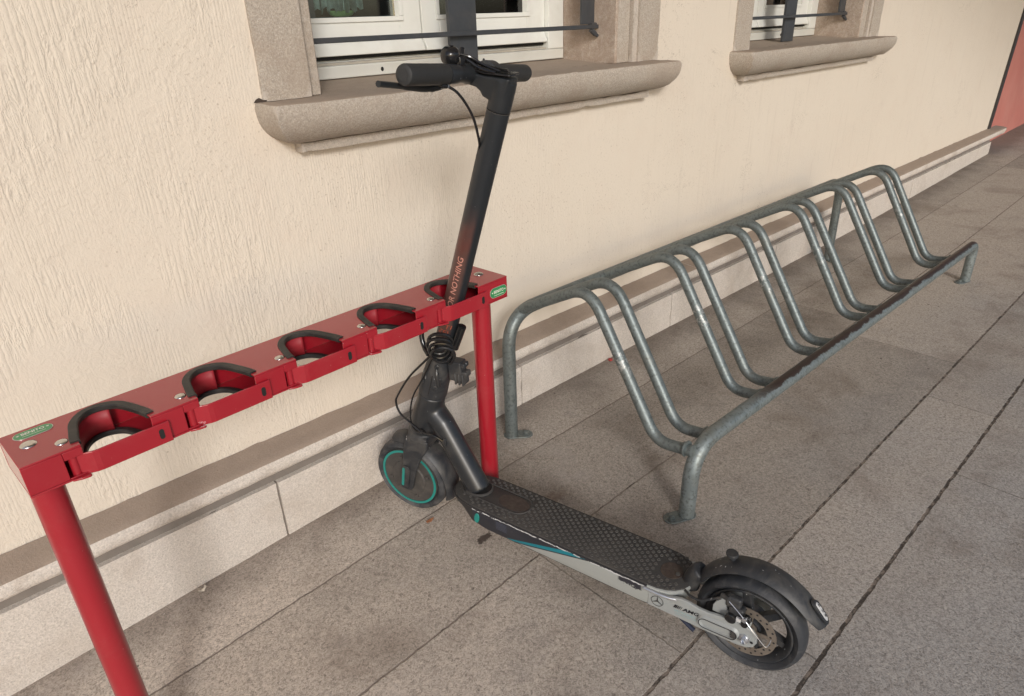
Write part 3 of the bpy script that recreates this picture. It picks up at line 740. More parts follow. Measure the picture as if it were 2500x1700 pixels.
M['brown'] = simple("brown_dried_mud", (0.045, 0.032, 0.026), 0.8, 0, 0.35, 120, ((0.10, 0.08, 0.06), 0.4), 0.4, 200)
M['refl'] = simple("white_reflector", (0.52, 0.53, 0.54), 0.35, 0, 0.1, 200)

def mat_mat():
    b = NB("ribbed_deck_rubber")
    n = b.noise(25, 5, 0.65, 0.3)
    c = b.mix(n, (0.026, 0.026, 0.027), (0.052, 0.050, 0.048))
    c = b.mix(b.math('MULTIPLY', b.step(b.noise(7, 5, 0.65), 0.45, 0.7), 0.45), c, (0.085, 0.078, 0.070))
    c = b.mix(b.math('MULTIPLY', b.step(b.noise(190, 2), 0.72, 0.76), 0.5), c, (0.22, 0.2, 0.18))
    return b.set(c, 0.62, 0, b.bump(b.noise(320, 3), 0.25, 0.001), 0.45)
M['mat'] = mat_mat()
M['dots'] = simple("worn_rubber_dots", (0.072, 0.069, 0.065), 0.55, 0, 0.3, 90)
def mat_deck():
    b = NB("deck_side_livery")
    x, y, z = b.xyz()
    n = b.noise(60, 4, 0.65)
    t = b.math('SUBTRACT', z, b.math('ADD', 0.0935, b.math('MULTIPLY', b.math('SUBTRACT', 0.545, x), 0.235)))
    dark = b.mix(b.noise(20, 3), (0.016, 0.018, 0.025), (0.028, 0.030, 0.040))
    lines = b.math('MULTIPLY', b.step(b.math('SINE', b.math('MULTIPLY', z, 1500.0)), 0.1, 0.7), b.math('MULTIPLY', b.math('LESS_THAN', x, 0.592), b.math('GREATER_THAN', x, 0.560)))
    lines = b.math('MULTIPLY', lines, b.math('MULTIPLY', b.math('GREATER_THAN', z, 0.112), b.math('LESS_THAN', z, 0.138)))
    dark = b.mix(b.math('MULTIPLY', lines, 0.22), dark, (0.22, 0.26, 0.40))
    grey = b.mix(b.noise(15, 4), (0.285, 0.300, 0.288), (0.330, 0.345, 0.335))
    c = b.mix(b.math('LESS_THAN', t, 0.0), dark, grey)
    wd = b.math('ADD', 0.0022, b.math('MULTIPLY', b.math('SUBTRACT', 0.60, x), 0.085))
    teal = b.math('MULTIPLY', b.math('MULTIPLY', b.math('GREATER_THAN', t, 0.0030), b.math('LESS_THAN', t, b.math('ADD', 0.0075, b.math('MULTIPLY', b.math('SUBTRACT', 0.59, x), 0.035)))), b.math('LESS_THAN', x, 0.592))
    c = b.mix(teal, c, (0.008, 0.175, 0.225))
    # torn film
    zz = b.math('ADD', z, b.math('MULTIPLY', b.math('SUBTRACT', b.noise(90, 4, 0.7), 0.5), 0.035))
    torn = b.math('MULTIPLY', b.math('GREATER_THAN', zz, 0.127), b.math('MULTIPLY', b.step(x, 0.208, 0.214), b.step(x, 0.268, 0.262)))
    c = b.mix(torn, c, (0.026, 0.026, 0.034))
    zr = b.math('ADD', z, b.math('MULTIPLY', b.math('SUBTRACT', b.noise(70, 4, 0.7), 0.5), 0.008))
    topblack = b.math('MULTIPLY', b.math('GREATER_THAN', zr, 0.1425), b.math('GREATER_THAN', x, 0.20))
    c = b.mix(topblack, c, (0.020, 0.020, 0.023))
    chip = b.math('MULTIPLY', b.step(b.math('ABSOLUTE', b.math('SUBTRACT', zr, 0.1425)), 0.0017, 0.0008), b.step(b.noise(30, 4, 0.75), 0.42, 0.50))
    c = b.mix(b.math('MULTIPLY', chip, b.math('GREATER_THAN', x, 0.2)), c, (0.52, 0.53, 0.54))
    side = b.math('GREATER_THAN', y, 0.0)
    c = b.mix(b.math('MULTIPLY', b.step(n, 0.62, 0.75), 0.2), c, (0.12, 0.11, 0.10))
    c = b.mix(b.math('LESS_THAN', x, 0.664), (0.022, 0.022, 0.024), c)
    bot = b.math('LESS_THAN', z, 0.0975)
    c = b.mix(bot, c, (0.03, 0.03, 0.03))
    return b.set(c, 0.42, 0.0, None, 0.5)
M['deck'] = mat_deck()
def mat_stem():
    b = NB("scorched_stem_paint")
    x, y, z = b.xyz()
    c = b.mix(b.noise(14, 3), (0.0125, 0.0155, 0.0190), (0.019, 0.022, 0.026))
    nz = b.math('ADD', z, b.math('MULTIPLY', b.math('SUBTRACT', b.noise(16, 4, 0.65, 0.4), 0.5), 0.07))
    zone = b.math('MULTIPLY', b.step(nz, 0.885, 0.80), b.step(z, 0.55, 0.58))
    vert = b.noise(55, 4, 0.7, 0.2, b.mapv((1, 1, 0.14), rot=(0, 0.34, 0)))
    rust = b.mix(vert, (0.046, 0.025, 0.023), (0.135, 0.066, 0.052))
    rust = b.mix(b.math('MULTIPLY', b.step(nz, 0.86, 0.79), b.step(nz, 0.76, 0.81)), rust, (0.105, 0.034, 0.026))
    side = b.step(b.math('ADD', y, b.math('MULTIPLY', b.math('ADD', b.math('SUBTRACT', x, b.math('SUBTRACT', 0.919, b.math('MULTIPLY', b.math('SUBTRACT', z, 0.11), 0.35))), 0.0), 0.9)), -0.010, 0.004)
    c = b.mix(b.math('MULTIPLY', b.math('MULTIPLY', zone, side), 0.95), c, rust)
    sp = b.step(b.noise(230, 2, 0.5), 0.74, 0.78)
    c = b.mix(b.math('MULTIPLY', sp, 0.5), c, (0.36, 0.34, 0.33))
    return b.set(c, b.math('ADD', 0.30, b.math('MULTIPLY', b.noise(40, 3), 0.16)), 0, b.bump(vert, 0.06, 0.001), 0.5)
M['stem'] = mat_stem()
M['peach'] = simple("worn_peach_lettering", (0.50, 0.235, 0.185), 0.5, 0, 0.25, 150)
M['orange'] = simple("worn_orange_lettering", (0.36, 0.075, 0.04), 0.5, 0, 0.3, 200)

AXQ = Vector((0.919, 0, 0.110)); AXU = Vector((-0.330, 0, 0.944)).normalized()
def axs(z): return 0.919 - 0.35 * (z - 0.110)
DELTA = math.radians(8.0)
STM = Matrix.Translation(AXQ) @ Matrix.Rotation(DELTA, 4, AXU) @ Matrix.Translation(-AXQ)
def steer(v): return STM @ Vector(v)

def deck_outline(hw, s0, s1, f=0.105, r=0.085, n=12):
    pts = []
    for k in range(n + 1):           # front, from left to right
        a = PI / 2 * (1 - 2 * k / n)
        pts.append((s1 - f + f * max(0, math.cos(a)) ** 0.80, hw * math.copysign(abs(math.sin(a)) ** 0.85, math.sin(a))))
    for k in range(n + 1):
        a = -PI / 2 + PI * k / n
        pts.append((s0 + r - r * max(0, math.cos(a)) ** 0.80, hw * math.copysign(abs(math.sin(a)) ** 0.85, math.sin(a))))
    return pts
def loft_outline(bm, secs):
    R_ = [[bm.verts.new((a, b_, z)) for a, b_ in o_] for o_, z in secs]
    for a, b_ in zip(R_, R_[1:]):
        n = len(a)
        for k in range(n): bm.faces.new((a[k], a[(k + 1) % n], b_[(k + 1) % n], b_[k]))
    bm.faces.new(R_[0][::-1]); bm.faces.new(R_[-1])
bm = BM()
loft_outline(bm, [(deck_outline(0.050, 0.155, 0.652, 0.05), 0.094), (deck_outline(0.0630, 0.135, 0.672, 0.05), 0.0955), (deck_outline(0.0648, 0.130, 0.700, 0.05), 0.104),
                  (deck_outline(0.0655, 0.126, 0.728, 0.07), 0.130), (deck_outline(0.0660, 0.121, 0.757), 0.1405), (deck_outline(0.0655, 0.121, 0.757), 0.1455), (deck_outline(0.0635, 0.123, 0.755), 0.1470)])
deck = obj("deck", bm, M['deck'], sc_)
bm = BM()
loft_outline(bm, [(deck_outline(0.0625, 0.124, 0.753), 0.1472), (deck_outline(0.0620, 0.1245, 0.7525), 0.1490), (deck_outline(0.0605, 0.126, 0.751), 0.1500)])
for f in bm.faces: f.tag = True
row = 0; s_ = 0.150
while s_ < 0.735:
    for k in range(-4, 5):
        l_ = k * 0.0152 + (0.0076 if row % 2 else 0)
        lim = 0.054 if s_ < 0.66 else 0.054 * max(0, 1 - ((s_ - 0.66) / 0.09) ** 2)
        if abs(l_) > lim or (0.535 < s_ and abs(l_) < 0.036) or (s_ < 0.2 and abs(l_) < 0.030): continue
        rr = 0.0042
        lathe(bm, [(rr, 0.1499), (rr * 0.93, 0.1509), (rr * 0.70, 0.15125), (rr * 0.50, 0.1505)], lambda x, y, h: (s_ + x, l_ + y, h), 9)
    s_ += 0.0098; row += 1
for f in bm.faces:
    if not f.tag: f.material_index = 1
dm = obj("deck_mat", bm, [M['mat'], M['dots']], sc_)
# border round the tube foot and mud patch
bm = BM(); tube(bm, [(a, b_, 0.1502) for a, b_ in stadium(0.636, 0, 0.200, 0.064, 10)], 0.0022, 8, True)
obj("border", bm, M['mat'], dm)
bm = BM(); prism(bm, oval(0.583, 0.0, 0.043, 0.0255, 24), lambda a, b_: (a, b_, 0.1501), lambda a, b_: (a, b_, 0.1507))
obj("mud_patch", bm, M['brown'], dm)
bm = BM(); lathe(bm, [(0.024, 0.1501), (0.024, 0.1510), (0.021, 0.1512), (0.002, 0.1508)], lambda x, y, h: (0.172 + x * 1.0, y, h), 24)
rc = obj("rear_cap", bm, M['brown'], dm)
bm = BM(); lathe(bm, [(0.005, 0.1512), (0.005, 0.1535), (0.003, 0.154)], lambda x, y, h: (0.157 + x, 0.004 + y, h), 10)
obj("screw", bm, M['plastic'], rc)
# silver edge of the rear quarter, teal reflector in front
ol = [p for p in deck_outline(0.0655, 0.121, 0.757) ]
edge = [(0.205, 0.0665), (0.185, 0.0664), (0.165, 0.0650), (0.150, 0.0625), (0.137, 0.0580), (0.127, 0.0535), (0.118, 0.0520)]
bm = BM(); tube(bm, [Vector((a, b_, 0.1405 - 0.004 * k / 6)) for k, (a, b_) in enumerate(edge)], 0.0040, 10)
obj("edge_tube", bm, M['alu'], sc_)
bm = BM(); prism(bm, oval(0, 0, 0.0075, 0.0155, 20, 0.22), lambda a, b_: (0.649 + a, 0.0655, 0.1205 + b_), lambda a, b_: (0.649 + a, 0.0677, 0.1205 + b_))
obj("side_reflector", bm, M['teal'], sc_, bevel=0.001)
# rear swing arms
def arm_l(s): return 0.0490 + 0.0600 * s
armp = [(0.196, 0.134), (0.150, 0.1400), (0.125, 0.1465), (0.107, 0.1440), (0.090, 0.1395), (0.070, 0.1385), (0.045, 0.1420), (0.020, 0.1450), (0.000, 0.1435), (-0.016, 0.1365), (-0.026, 0.1240), (-0.0275, 0.109), (-0.022, 0.096), (-0.010, 0.0885), (0.010, 0.0860), (0.077, 0.0885), (0.132, 0.0930), (0.196, 0.0970)]
def arm(side):
    bm = BM(); prism(bm, armp, lambda a, b_: (a, side * (arm_l(a) - 0.004), b_), lambda a, b_: (a, side * (arm_l(a) + 0.004), b_))
    return obj("rear_arm", bm, M['grey'], sc_, bevel=0.0018)
armL = arm(1); arm(-1)
def onarm(h): return lambda a, b_: (a, arm_l(a) + 0.004 + h, b_)
tl = math.radians(5)
def stad_r(cx, cy, L, H, rot): return [(cx + a * math.cos(rot) - b_ * math.sin(rot), cy + a * math.sin(rot) + b_ * math.cos(rot)) for a, b_ in stadium(0, 0, L, H, 10)]
so1 = stad_r(0.0475, 0.1135, 0.086, 0.0330, 0.03); so2 = stad_r(0.0475, 0.1115, 0.074, 0.0215, 0.03)
bm = BM(); A = [bm.verts.new(onarm(0.0002)(*p)) for p in so1]; B = [bm.verts.new(onarm(0.0052)(*p)) for p in stad_r(0.0475, 0.1125, 0.080, 0.0275, 0.03)]; C = [bm.verts.new(onarm(0.0050)(*p)) for p in so2]; D = [bm.verts.new(onarm(0.0006)(*p)) for p in stad_r(0.0475, 0.1115, 0.070, 0.019, 0.03)]
n = len(A)
for q1, q2 in ((A, B), (B, C), (C, D)):
    for k in range(n): bm.faces.new((q1[k], q1[(k + 1) % n], q2[(k + 1) % n], q2[k]))
bm.faces.new(D)
obj("axle_slot", bm, M['grey'], armL)
bm = BM(); tube(bm, [Vector(onarm(0.0052)(*p)) for p in stad_r(0.0475, 0.1117, 0.0755, 0.0228, 0.03)], 0.0009, 6, True); obj("slot_rim", bm, M['ink'], armL)
bm = BM(); prism(bm, [(0.020, 0.120), (0.012, 0.119), (0.0105, 0.110), (0.014, 0.104), (0.022, 0.1035), (0.019, 0.107), (0.0225, 0.110), (0.0195, 0.114), (0.0225, 0.1175)], onarm(0.0008), onarm(0.0049)); obj("broken_film", bm, M['hub'], armL)
bm = BM(); mf = lambda x, y, h: (-0.004 + x, arm_l(0) + 0.0042 + h, 0.111 + y)
lathe(bm, [(0.0105, 0), (0.0105, 0.0018), (0.0085, 0.0020), (0.0085, 0.0036), (0.0068, 0.0038)], mf, 20)
ab = obj("axle_bolt", bm, M['alu'], armL)
bm = BM(); lathe(bm, [(0.0062, 0.0038), (0.0062, 0.0105), (0.0045, 0.0115), (0.0042, 0.0075)], mf, 6); obj("nut", bm, M['alu'], ab, smooth=False)
bm = BM(); lathe(bm, [(0.0030, 0.0), (0.0030, 0.0004)], lambda x, y, h: (-0.0185 + x, arm_l(0) + 0.0041 + h, 0.1085 + y), 12); obj("arm_hole", bm, M['ink'], armL)
# emblem and lettering on the arm
def arm_text(s, size, cx, cz, rot, mat, name, sx=1.0, shear=0.0, bold=0.0, h=0.0006):
    bm = text_bm(s, size, bold, shear)
    def f(v):
        a, b_ = v.x * sx, v.y
        return onarm(h)(cx - (a * math.cos(rot) - b_ * math.sin(rot)), cz + a * math.sin(rot) + b_ * math.cos(rot))
    return obj(name, bm, mat, armL, smooth=False, xf=f)
EX, EZ, ER = 0.1745, 0.1170, 0.0128
def onside(h): return lambda a, b_: (a, 0.0645 + (b_ - 0.104) * 0.055 + h, b_)
def emb(h): return onarm(h) 
bm = BM(); tube(bm, [Vector(emb(0.0012)(EX + ER * math.cos(2 * PI * k / 36), EZ + ER * math.sin(2 * PI * k / 36))) for k in range(36)], 0.00055, 6, True)
for a in (90, 210, 330):
    t = math.radians(a); c1, s1 = math.cos(t), math.sin(t)
    prism(bm, [(EX + 0.0017 * s1, EZ - 0.0017 * c1), (EX + ER * c1, EZ + ER * s1), (EX - 0.0017 * s1, EZ + 0.0017 * c1)], emb(0.0003), emb(0.0012))
obj("emblem", bm, M['hub'], armL)
amg = arm_text("AMG", 0.0120, 0.1045, 0.1225, 0.03, M['ink'], "lettering", 1.25, 0.25, 0.0004)
bm = BM(); bm.from_mesh(amg.data)
for k in range(5):
    a0 = 0.1405 - k * 0.0036; wd = 0.0030 - 0.0005 * k
    prism(bm, [(a0, 0.1185), (a0 - wd, 0.1185), (a0 - wd - 0.0035, 0.1268), (a0 - 0.0035, 0.1268)], onarm(0.0003), onarm(0.0007))
bm.to_mesh(amg.data); bm.free()
arm_text("PETRONAS", 0.0085, 0.1150, 0.1115, 0.03, M['tealprint'], "lettering", 1.05)
arm_text("FORMULA ONE TEAM", 0.0045, 0.1130, 0.1045, 0.03, M['tealprint'], "lettering", 1.0)
# brake: bracket, caliper, disc, cables
bm = BM(); prism(bm, [(0.066, 0.139), (0.066, 0.155), (0.060, 0.168), (0.052, 0.176), (0.052, 0.184), (0.044, 0.186), (0.034, 0.178), (0.040, 0.166), (0.036, 0.156), (0.026, 0.149), (0.010, 0.150), (-0.012, 0.150), (-0.010, 0.138)],
                 lambda a, b_: (a, 0.041, b_), lambda a, b_: (a, 0.0455, b_))
br = obj("brake_bracket", bm, M['grey'], sc_, bevel=0.001)
bm = boxes((0.004, 0.034, 0.0330, 0.0540, 0.150, 0.176), (0.012, 0.042, 0.0335, 0.0500, 0.168, 0.196))
cal = obj("brake_caliper", bm, M['plastic'], sc_, bevel=0.005, segs=3)
bm = BM(); lathe(bm, [(0.011, 0.0), (0.011, 0.006), (0.008, 0.008), (0.003, 0.008)], lambda x, y, h: (0.026 + x, 0.0545 + h, 0.152 + y), 18); obj("caliper_knob", bm, M['gloss'], cal)
obj("caliper_pad", boxes((0.006, 0.016, 0.0535, 0.0590, 0.151, 0.161)), M['refl'], cal, bevel=0.001)
bm = BM(); prism(bm, stad_r(-0.004, 0.160, 0.034, 0.013, 1.9), lambda a, b_: (a, 0.0560, b_), lambda a, b_: (a, 0.0600, b_)); obj("brake_lever_arm", bm, M['gloss'], cal, bevel=0.001)
bm = BM(); lathe(bm, [(0.0052, 0), (0.0052, 0.005), (0.003, 0.0055)], lambda x, y, h: (-0.001 + x, 0.0605 + h, 0.168 + y), 14); obj("clamp_screw", bm, M['alu'], cal)
bm = BM(); tube(bm, spline([(0.044, 0.052, 0.194), (0.020, 0.058, 0.182), (-0.001, 0.064, 0.170), (-0.020, 0.066, 0.152), (-0.040, 0.062, 0.128), (-0.047, 0.060, 0.122), (-0.051, 0.058, 0.130), (-0.053, 0.057, 0.142)]), 0.0010, 7); obj("brake_wire", bm, M['alu'], cal)
bm = BM(); tube(bm, [(0.050, 0.047, 0.190), (0.034, 0.054, 0.194)], 0.0055, 10); obj("cable_barrel", bm, M['plastic'], cal)
bm = BM(); tube(bm, spline([(0.128, 0.034, 0.148), (0.112, 0.047, 0.152), (0.090, 0.050, 0.156), (0.066, 0.048, 0.172), (0.046, 0.049, 0.190)]), 0.0026, 8); obj("brake_cable", bm, M['plastic'], sc_)

def wheel_map(cx, cz): return lambda x, y, h: (cx + x, h, cz + y)
def tyre_profile(R, wid, rin):
    hw = wid / 2
    return [(rin, -hw * 0.72), (rin + 0.004, -hw * 0.86), (R - 0.012, -hw), (R - 0.005, -hw * 0.80), (R - 0.0012, -hw * 0.45), (R, 0), (R - 0.0012, hw * 0.45), (R - 0.005, hw * 0.80), (R - 0.012, hw), (rin + 0.004, hw * 0.86), (rin, hw * 0.72), (rin - 0.004, hw * 0.5), (rin - 0.004, -hw * 0.5)]
# rear wheel
RC = 0.110
mp = wheel_map(0, RC)
bm = BM(); lathe(bm, [(0.0875, 0.0195), (0.0850, 0.0205), (0.0825, 0.0195), (0.0720, 0.006), (0.0700, 0.0), (0.0720, -0.006), (0.0825, -0.0195), (0.0850, -0.0205), (0.0875, -0.0195)], mp, 48, True)
for k in range(6):
    a = 2 * PI * k / 6 + 0.3; ca, sa = math.cos(a), math.sin(a)
    for w0, w1, r0, r1, hh in ((0.009, 0.0065, 0.018, 0.0735, 0.008),):
        A = [(r0, -w0), (r1, -w1), (r1, w1), (r0, w0)]
        prism(bm, [(x * ca - y * sa, x * sa + y * ca) for x, y in A], lambda p, q: (p, -hh, RC + q), lambda p, q: (p, hh, RC + q))
lathe(bm, [(0.024, -0.024), (0.026, -0.02), (0.026, 0.02), (0.024, 0.024)], mp, 24)
rwh = obj("wheel", bm, M['plastic'], sc_)
bm = BM(); lathe(bm, tyre_profile(RC, 0.050, 0.0885), mp, 64, True)
obj("tyre", bm, M['tyre'], rwh)
bm = BM(); lathe(bm, [(0.0595, 0.0302), (0.0595, 0.0318), (0.0430, 0.0318), (0.0430, 0.0302)], mp, 48, True)
for k in range(5):
    a = 2 * PI * k / 5 + 0.5
    P = [(0.018, -0.006), (0.0435, -0.004), (0.0440, 0.003), (0.018, 0.006)]
    ca, sa = math.cos(a), math.sin(a)
    prism(bm, [(x * ca - y * sa, x * sa + y * ca) for x, y in P], lambda p, q: (p, 0.0303, RC + q), lambda p, q: (p, 0.0316, RC + q))
lathe(bm, [(0.021, 0.0250), (0.021, 0.0330), (0.012, 0.0345), (0.012, 0.046)], mp, 24)
for f in bm.faces: f.tag = True
for k in range(30):
    a = 2 * PI * k / 30; r = 0.0545 if k % 2 else 0.0485
    cx, cz = r * math.cos(a), RC + r * math.sin(a)
    lathe(bm, [(0.0023, 0.0319), (0.0023, 0.0321)], lambda x, y, h: (cx + x, h, cz + y), 9)
for f in bm.faces:
    if not f.tag: f.material_index = 1
obj("brake_disc", bm, [M['disc'], M['ink']], rwh)
# rear mudguard
def guard(cz, cx, a0, a1, rfun, hw, n=26, flare=None, th=0.0026, drop=0.012, name="mudguard", mat='plastic', xf=None):
    bm = BM(); O_ = []; I_ = []
    for k in range(n + 1):
        t = k / n; a = math.radians(a0 + (a1 - a0) * t); r = rfun(t); w_ = hw * (flare(t) if flare else 1.0)
        row_o = []; row_i = []
        for q in (-1, -0.93, -0.75, -0.45, 0, 0.45, 0.75, 0.93, 1):
            dr = -drop * abs(q) ** 2.6
            for rw_, off in ((row_o, 0), (row_i, -th)):
                rr = r + dr + off
                rw_.append(bm.verts.new((cx + rr * math.cos(a), q * (w_ - (th * 0.8 if off else 0)), cz + rr * math.sin(a))))
        O_.append(row_o); I_.append(row_i)
    for k in range(n):
        for j in range(8):
            bm.faces.new((O_[k][j], O_[k][j + 1], O_[k + 1][j + 1], O_[k + 1][j])); bm.faces.new((I_[k][j + 1], I_[k][j], I_[k + 1][j], I_[k + 1][j + 1]))
        for j in (0, 8): bm.faces.new((O_[k][j], O_[k + 1][j], I_[k + 1][j], I_[k][j]))
    for k in (0, n):
        for j in range(8): bm.faces.new((O_[k][j], O_[k][j + 1], I_[k][j + 1], I_[k][j]))
    return obj(name, bm, M[mat], sc_, xf=xf)
mg = guard(RC, 0.0, 34, 152, lambda t: 0.1330 + 0.0105 * math.sin(PI * min(1, t * 1.15)) + 0.004 * t + 0.016 * t ** 3, 0.0275, 30, lambda t: 0.86 + 0.2 * min(1, t * 4) - (0.35 * max(0, (t - 0.85) / 0.15) ** 2))
bm = BM(); lathe(bm, [(0.006, 0.0), (0.006, 0.012), (0.0115, 0.0125), (0.0125, 0.0155), (0.0115, 0.0185), (0.003, 0.0190)], lambda x, y, h: (0.050 + x + h * 0.25, y, 0.2415 + h), 18)
obj("hook_knob", bm, M['plastic'], mg)
def onguard(a_deg, l_, h):
    a = math.radians(a_deg); r = 0.1495 + h; return (r * math.cos(a), l_, RC + r * math.sin(a))
for (L_, H_, h0, h1, mt, nm) in ((19, 0.0185, 0.0, 0.0040, 'plastic', 'lamp_surround'), (13.5, 0.0092, 0.0041, 0.0052, 'refl', 'tail_lamp')):
    bm = BM(); st_ = stadium(0, 0, L_ * 0.00245, H_, 8)
    prism(bm, st_, lambda a, b_: onguard(140.5 + a / 0.00245, b_ + 0.001, h0 + 0.001), lambda a, b_: onguard(142 + a / 0.00245, b_ + 0.001, h1 + 0.002))
    o_ = obj(nm, bm, M[mt], mg, bevel=0.0008)
    if nm == 'tail_lamp':
        bm = BM()
        for q in (-4.0, 0.6, 4.2):
            tube(bm, [onguard(140.5 + q + 0.9 * math.cos(2 * PI * k / 10), 0.001 + 0.0018 * math.sin(2 * PI * k / 10), 0.0083) for k in range(10)], 0.0005, 5, True)
        obj("lamp_mark", bm, M['hub'], mg)
bm = BM(); tube(bm, spline([(0.128, 0, 0.132), (0.127, 0, 0.150), (0.121, 0, 0.168), (0.108, 0, 0.186)], 5), [0.0185] * 6 + [0.0190] * 5 + [0.0205] * 5, 20)
remesh(obj("mudguard_mount", bm, M['plastic'], sc_), 0.004, 4)
bm = BM(); tube(bm, spline([(0.170, 0.030, 0.094), (0.135, 0.042, 0.083), (0.105, 0.050, 0.073), (0.095, 0.052, 0.070)]), 0.0050, 10)
obj("kickstand", bm, simple("dark_blue_stand", (0.02, 0.026, 0.05), 0.5), sc_)

# frame: down tube and head tube cast together
bm = BM(); tube(bm, [(0.690, 0, 0.1470), (0.745, 0, 0.233), (0.795, 0, 0.310), (0.825, 0, 0.335)], [0.031, 0.0295, 0.030, 0.033], 24)
tube(bm, [(axs(0.392), 0, 0.392), (axs(0.37), 0, 0.37), (axs(0.33), 0, 0.33), (axs(0.272), 0, 0.272)], [0.0345, 0.0350, 0.0385, 0.0400], 24)
fr_ = remesh(obj("frame_tube", bm, M['frame'], sc_), 0.0035, 14)
bm = BM(); lathe(bm, [(0.0345, 0.1503), (0.0340, 0.1545), (0.0320, 0.1560), (0.0305, 0.1560)], lambda x, y, h: (0.6915 + x * 1.12, y, h), 32, cap=False); obj("tube_collar", bm, M['mat'], sc_)
# fork
def leg(side):
    bm = BM()
    P = [(0.893, 0.262), (0.906, 0.225), (0.913, 0.175), (0.930, 0.118), (0.932, 0.100), (0.924, 0.090), (0.898, 0.090), (0.889, 0.100), (0.876, 0.150), (0.852, 0.205), (0.828, 0.240), (0.826, 0.262)]
    lf = lambda z: 0.040 + 0.006 * max(0, min(1, (0.23 - z) / 0.1))
    prism(bm, P, lambda a, b_: (a, side * (lf(b_) - 0.005), b_), lambda a, b_: (a, side * (lf(b_) + 0.005), b_))
    return obj("fork_leg", bm, M['plastic'], sc_, xf=steer, bevel=0.004, segs=3)
fl_ = leg(1); leg(-1)
bm = BM()
tube(bm, [(axs(0.285), 0, 0.285), (axs(0.262), 0, 0.262), (axs(0.244), 0, 0.244)], [0.038, 0.041, 0.036], 24)
box(bm, 0.830, 0.893, -0.044, 0.044, 0.238, 0.268)
remesh(obj("fork_crown", bm, M['plastic'], sc_, xf=steer), 0.0035, 8)
bm = BM(); prism(bm, stad_r(0.906, 0.136, 0.078, 0.024, math.radians(103)), lambda a, b_: (a, 0.0512, b_), lambda a, b_: (a, 0.0545, b_))
ac = obj("axle_cover", bm, M['plastic'], fl_, xf=steer, bevel=0.001)
bm = BM(); prism(bm, stad_r(0.9115, 0.137, 0.062, 0.0072, math.radians(101)), lambda a, b_: (a, 0.0546, b_), lambda a, b_: (a, 0.0556, b_))
obj("reflector", bm, M['teal'], ac, xf=steer)
# front wheel
FC = 0.109
mp = wheel_map(0.919, FC)
bm = BM(); lathe(bm, [(0.0005, 0.0330), (0.020, 0.0330), (0.024, 0.0290), (0.050, 0.0265), (0.053, 0.0235), (0.074, 0.0215), (0.0775, 0.0225), (0.0870, 0.0220), (0.0880, 0.018), (0.0880, -0.018), (0.0870, -0.0220), (0.053, -0.0235), (0.020, -0.030), (0.0005, -0.030)], mp, 56)
for k in range(4):
    a = 0.5 + k * PI / 2
    tube(bm, [mp(0.052 * math.cos(a + d), 0.052 * math.sin(a + d), 0.0245) for d in [x * 0.09 for x in range(-6, 7)]], 0.0014, 6)
    lathe(bm, [(0.006, 0.0215), (0.006, 0.0255), (0.003, 0.0265)], lambda x, y, h: mp(0.062 * math.cos(a + 0.8) + x, 0.062 * math.sin(a + 0.8) + y, h), 12)
fwh = obj("wheel", bm, M['hub'], sc_, xf=steer)
bm = BM(); lathe(bm, [(0.0795, 0.0226), (0.0795, 0.0242), (0.0860, 0.0242), (0.0860, 0.0224)], mp, 64, True); obj("rim_ring", bm, M['teal'], fwh, xf=steer)
bm = BM(); lathe(bm, tyre_profile(0.110, 0.052, 0.0885), mp, 64, True); obj("tyre", bm, M['tyre'], fwh, xf=steer)
guard(FC, 0.919, 72, 196, lambda t: 0.131 + 0.006 * t, 0.0325, 28, lambda t: (0.80 if t < 0.02 else 0.93 + 0.05 * t), 0.0026, 0.012, "mudguard", 'plastic', steer)
# folding joint
bm = BM(); tube(bm, [(axs(z), 0, z) for z in (0.394, 0.400, 0.445, 0.478, 0.492, 0.500)], [0.0350, 0.0360, 0.0345, 0.0310, 0.0290, 0.0280], 28)
fj = obj("folding_joint", bm, M['plastic'], sc_, xf=steer)
def jd(phi, z, r, h):
    """point on the joint: angle phi from forward to left, height z, radius r"""
    return Vector((axs(z) + r * math.cos(phi), r * math.sin(phi), z))
for phi, z, rr in ((2.10, 0.424, 0.0085), (2.35, 0.447, 0.0058), (1.9, 0.487, 0.0060), (1.0, 0.44, 0.005)):
    bm = BM(); d = Vector((math.cos(phi), math.sin(phi), 0)); R0 = 0.0335 if z < 0.46 else 0.0290
    Pp = jd(phi, z, R0, 0); t1 = d.cross(Vector((0, 0, 1))).normalized()
    lathe(bm, [(rr, -0.002), (rr, 0.0032), (rr * 0.75, 0.0040), (rr * 0.45, 0.0036), (rr * 0.4, 0.0020)], lambda x, y, h: Pp + t1 * x + Vector((0, 0, 1)) * y + d * h, 18)
    obj("joint_bolt", bm, M['frame'], fj, xf=steer)
bm = BM()
for phi in (1.75, ):
    tube(bm, [jd(phi, z, 0.0352, 0) for z in (0.402, 0.42, 0.445, 0.462)], 0.0010, 6)
obj("joint_seam", bm, M['black'], fj, xf=steer)
bm = BM()
box(bm, 0.722, 0.757, -0.014, 0.014, 0.448, 0.500); box(bm, 0.708, 0.730, -0.010, 0.012, 0.462, 0.476); box(bm, 0.712, 0.735, -0.010, 0.012, 0.486, 0.498)
for k in range(3): box(bm, 0.716 + k * 0.010, 0.721 + k * 0.010, -0.012, 0.017, 0.440, 0.470)
lv = obj("folding_lever", bm, M['plastic'], sc_, xf=steer, bevel=0.003)
bm = BM(); tube(bm, spline([(axs(.48) - 0.012, 0.031, 0.482), (axs(.46) - 0.022, 0.036, 0.466), (axs(.445) - 0.028, 0.034, 0.447), (axs(.44) - 0.028, 0.030, 0.436)]), 0.0042, 10); obj("latch_strap", bm, M['frame'], lv, xf=steer)
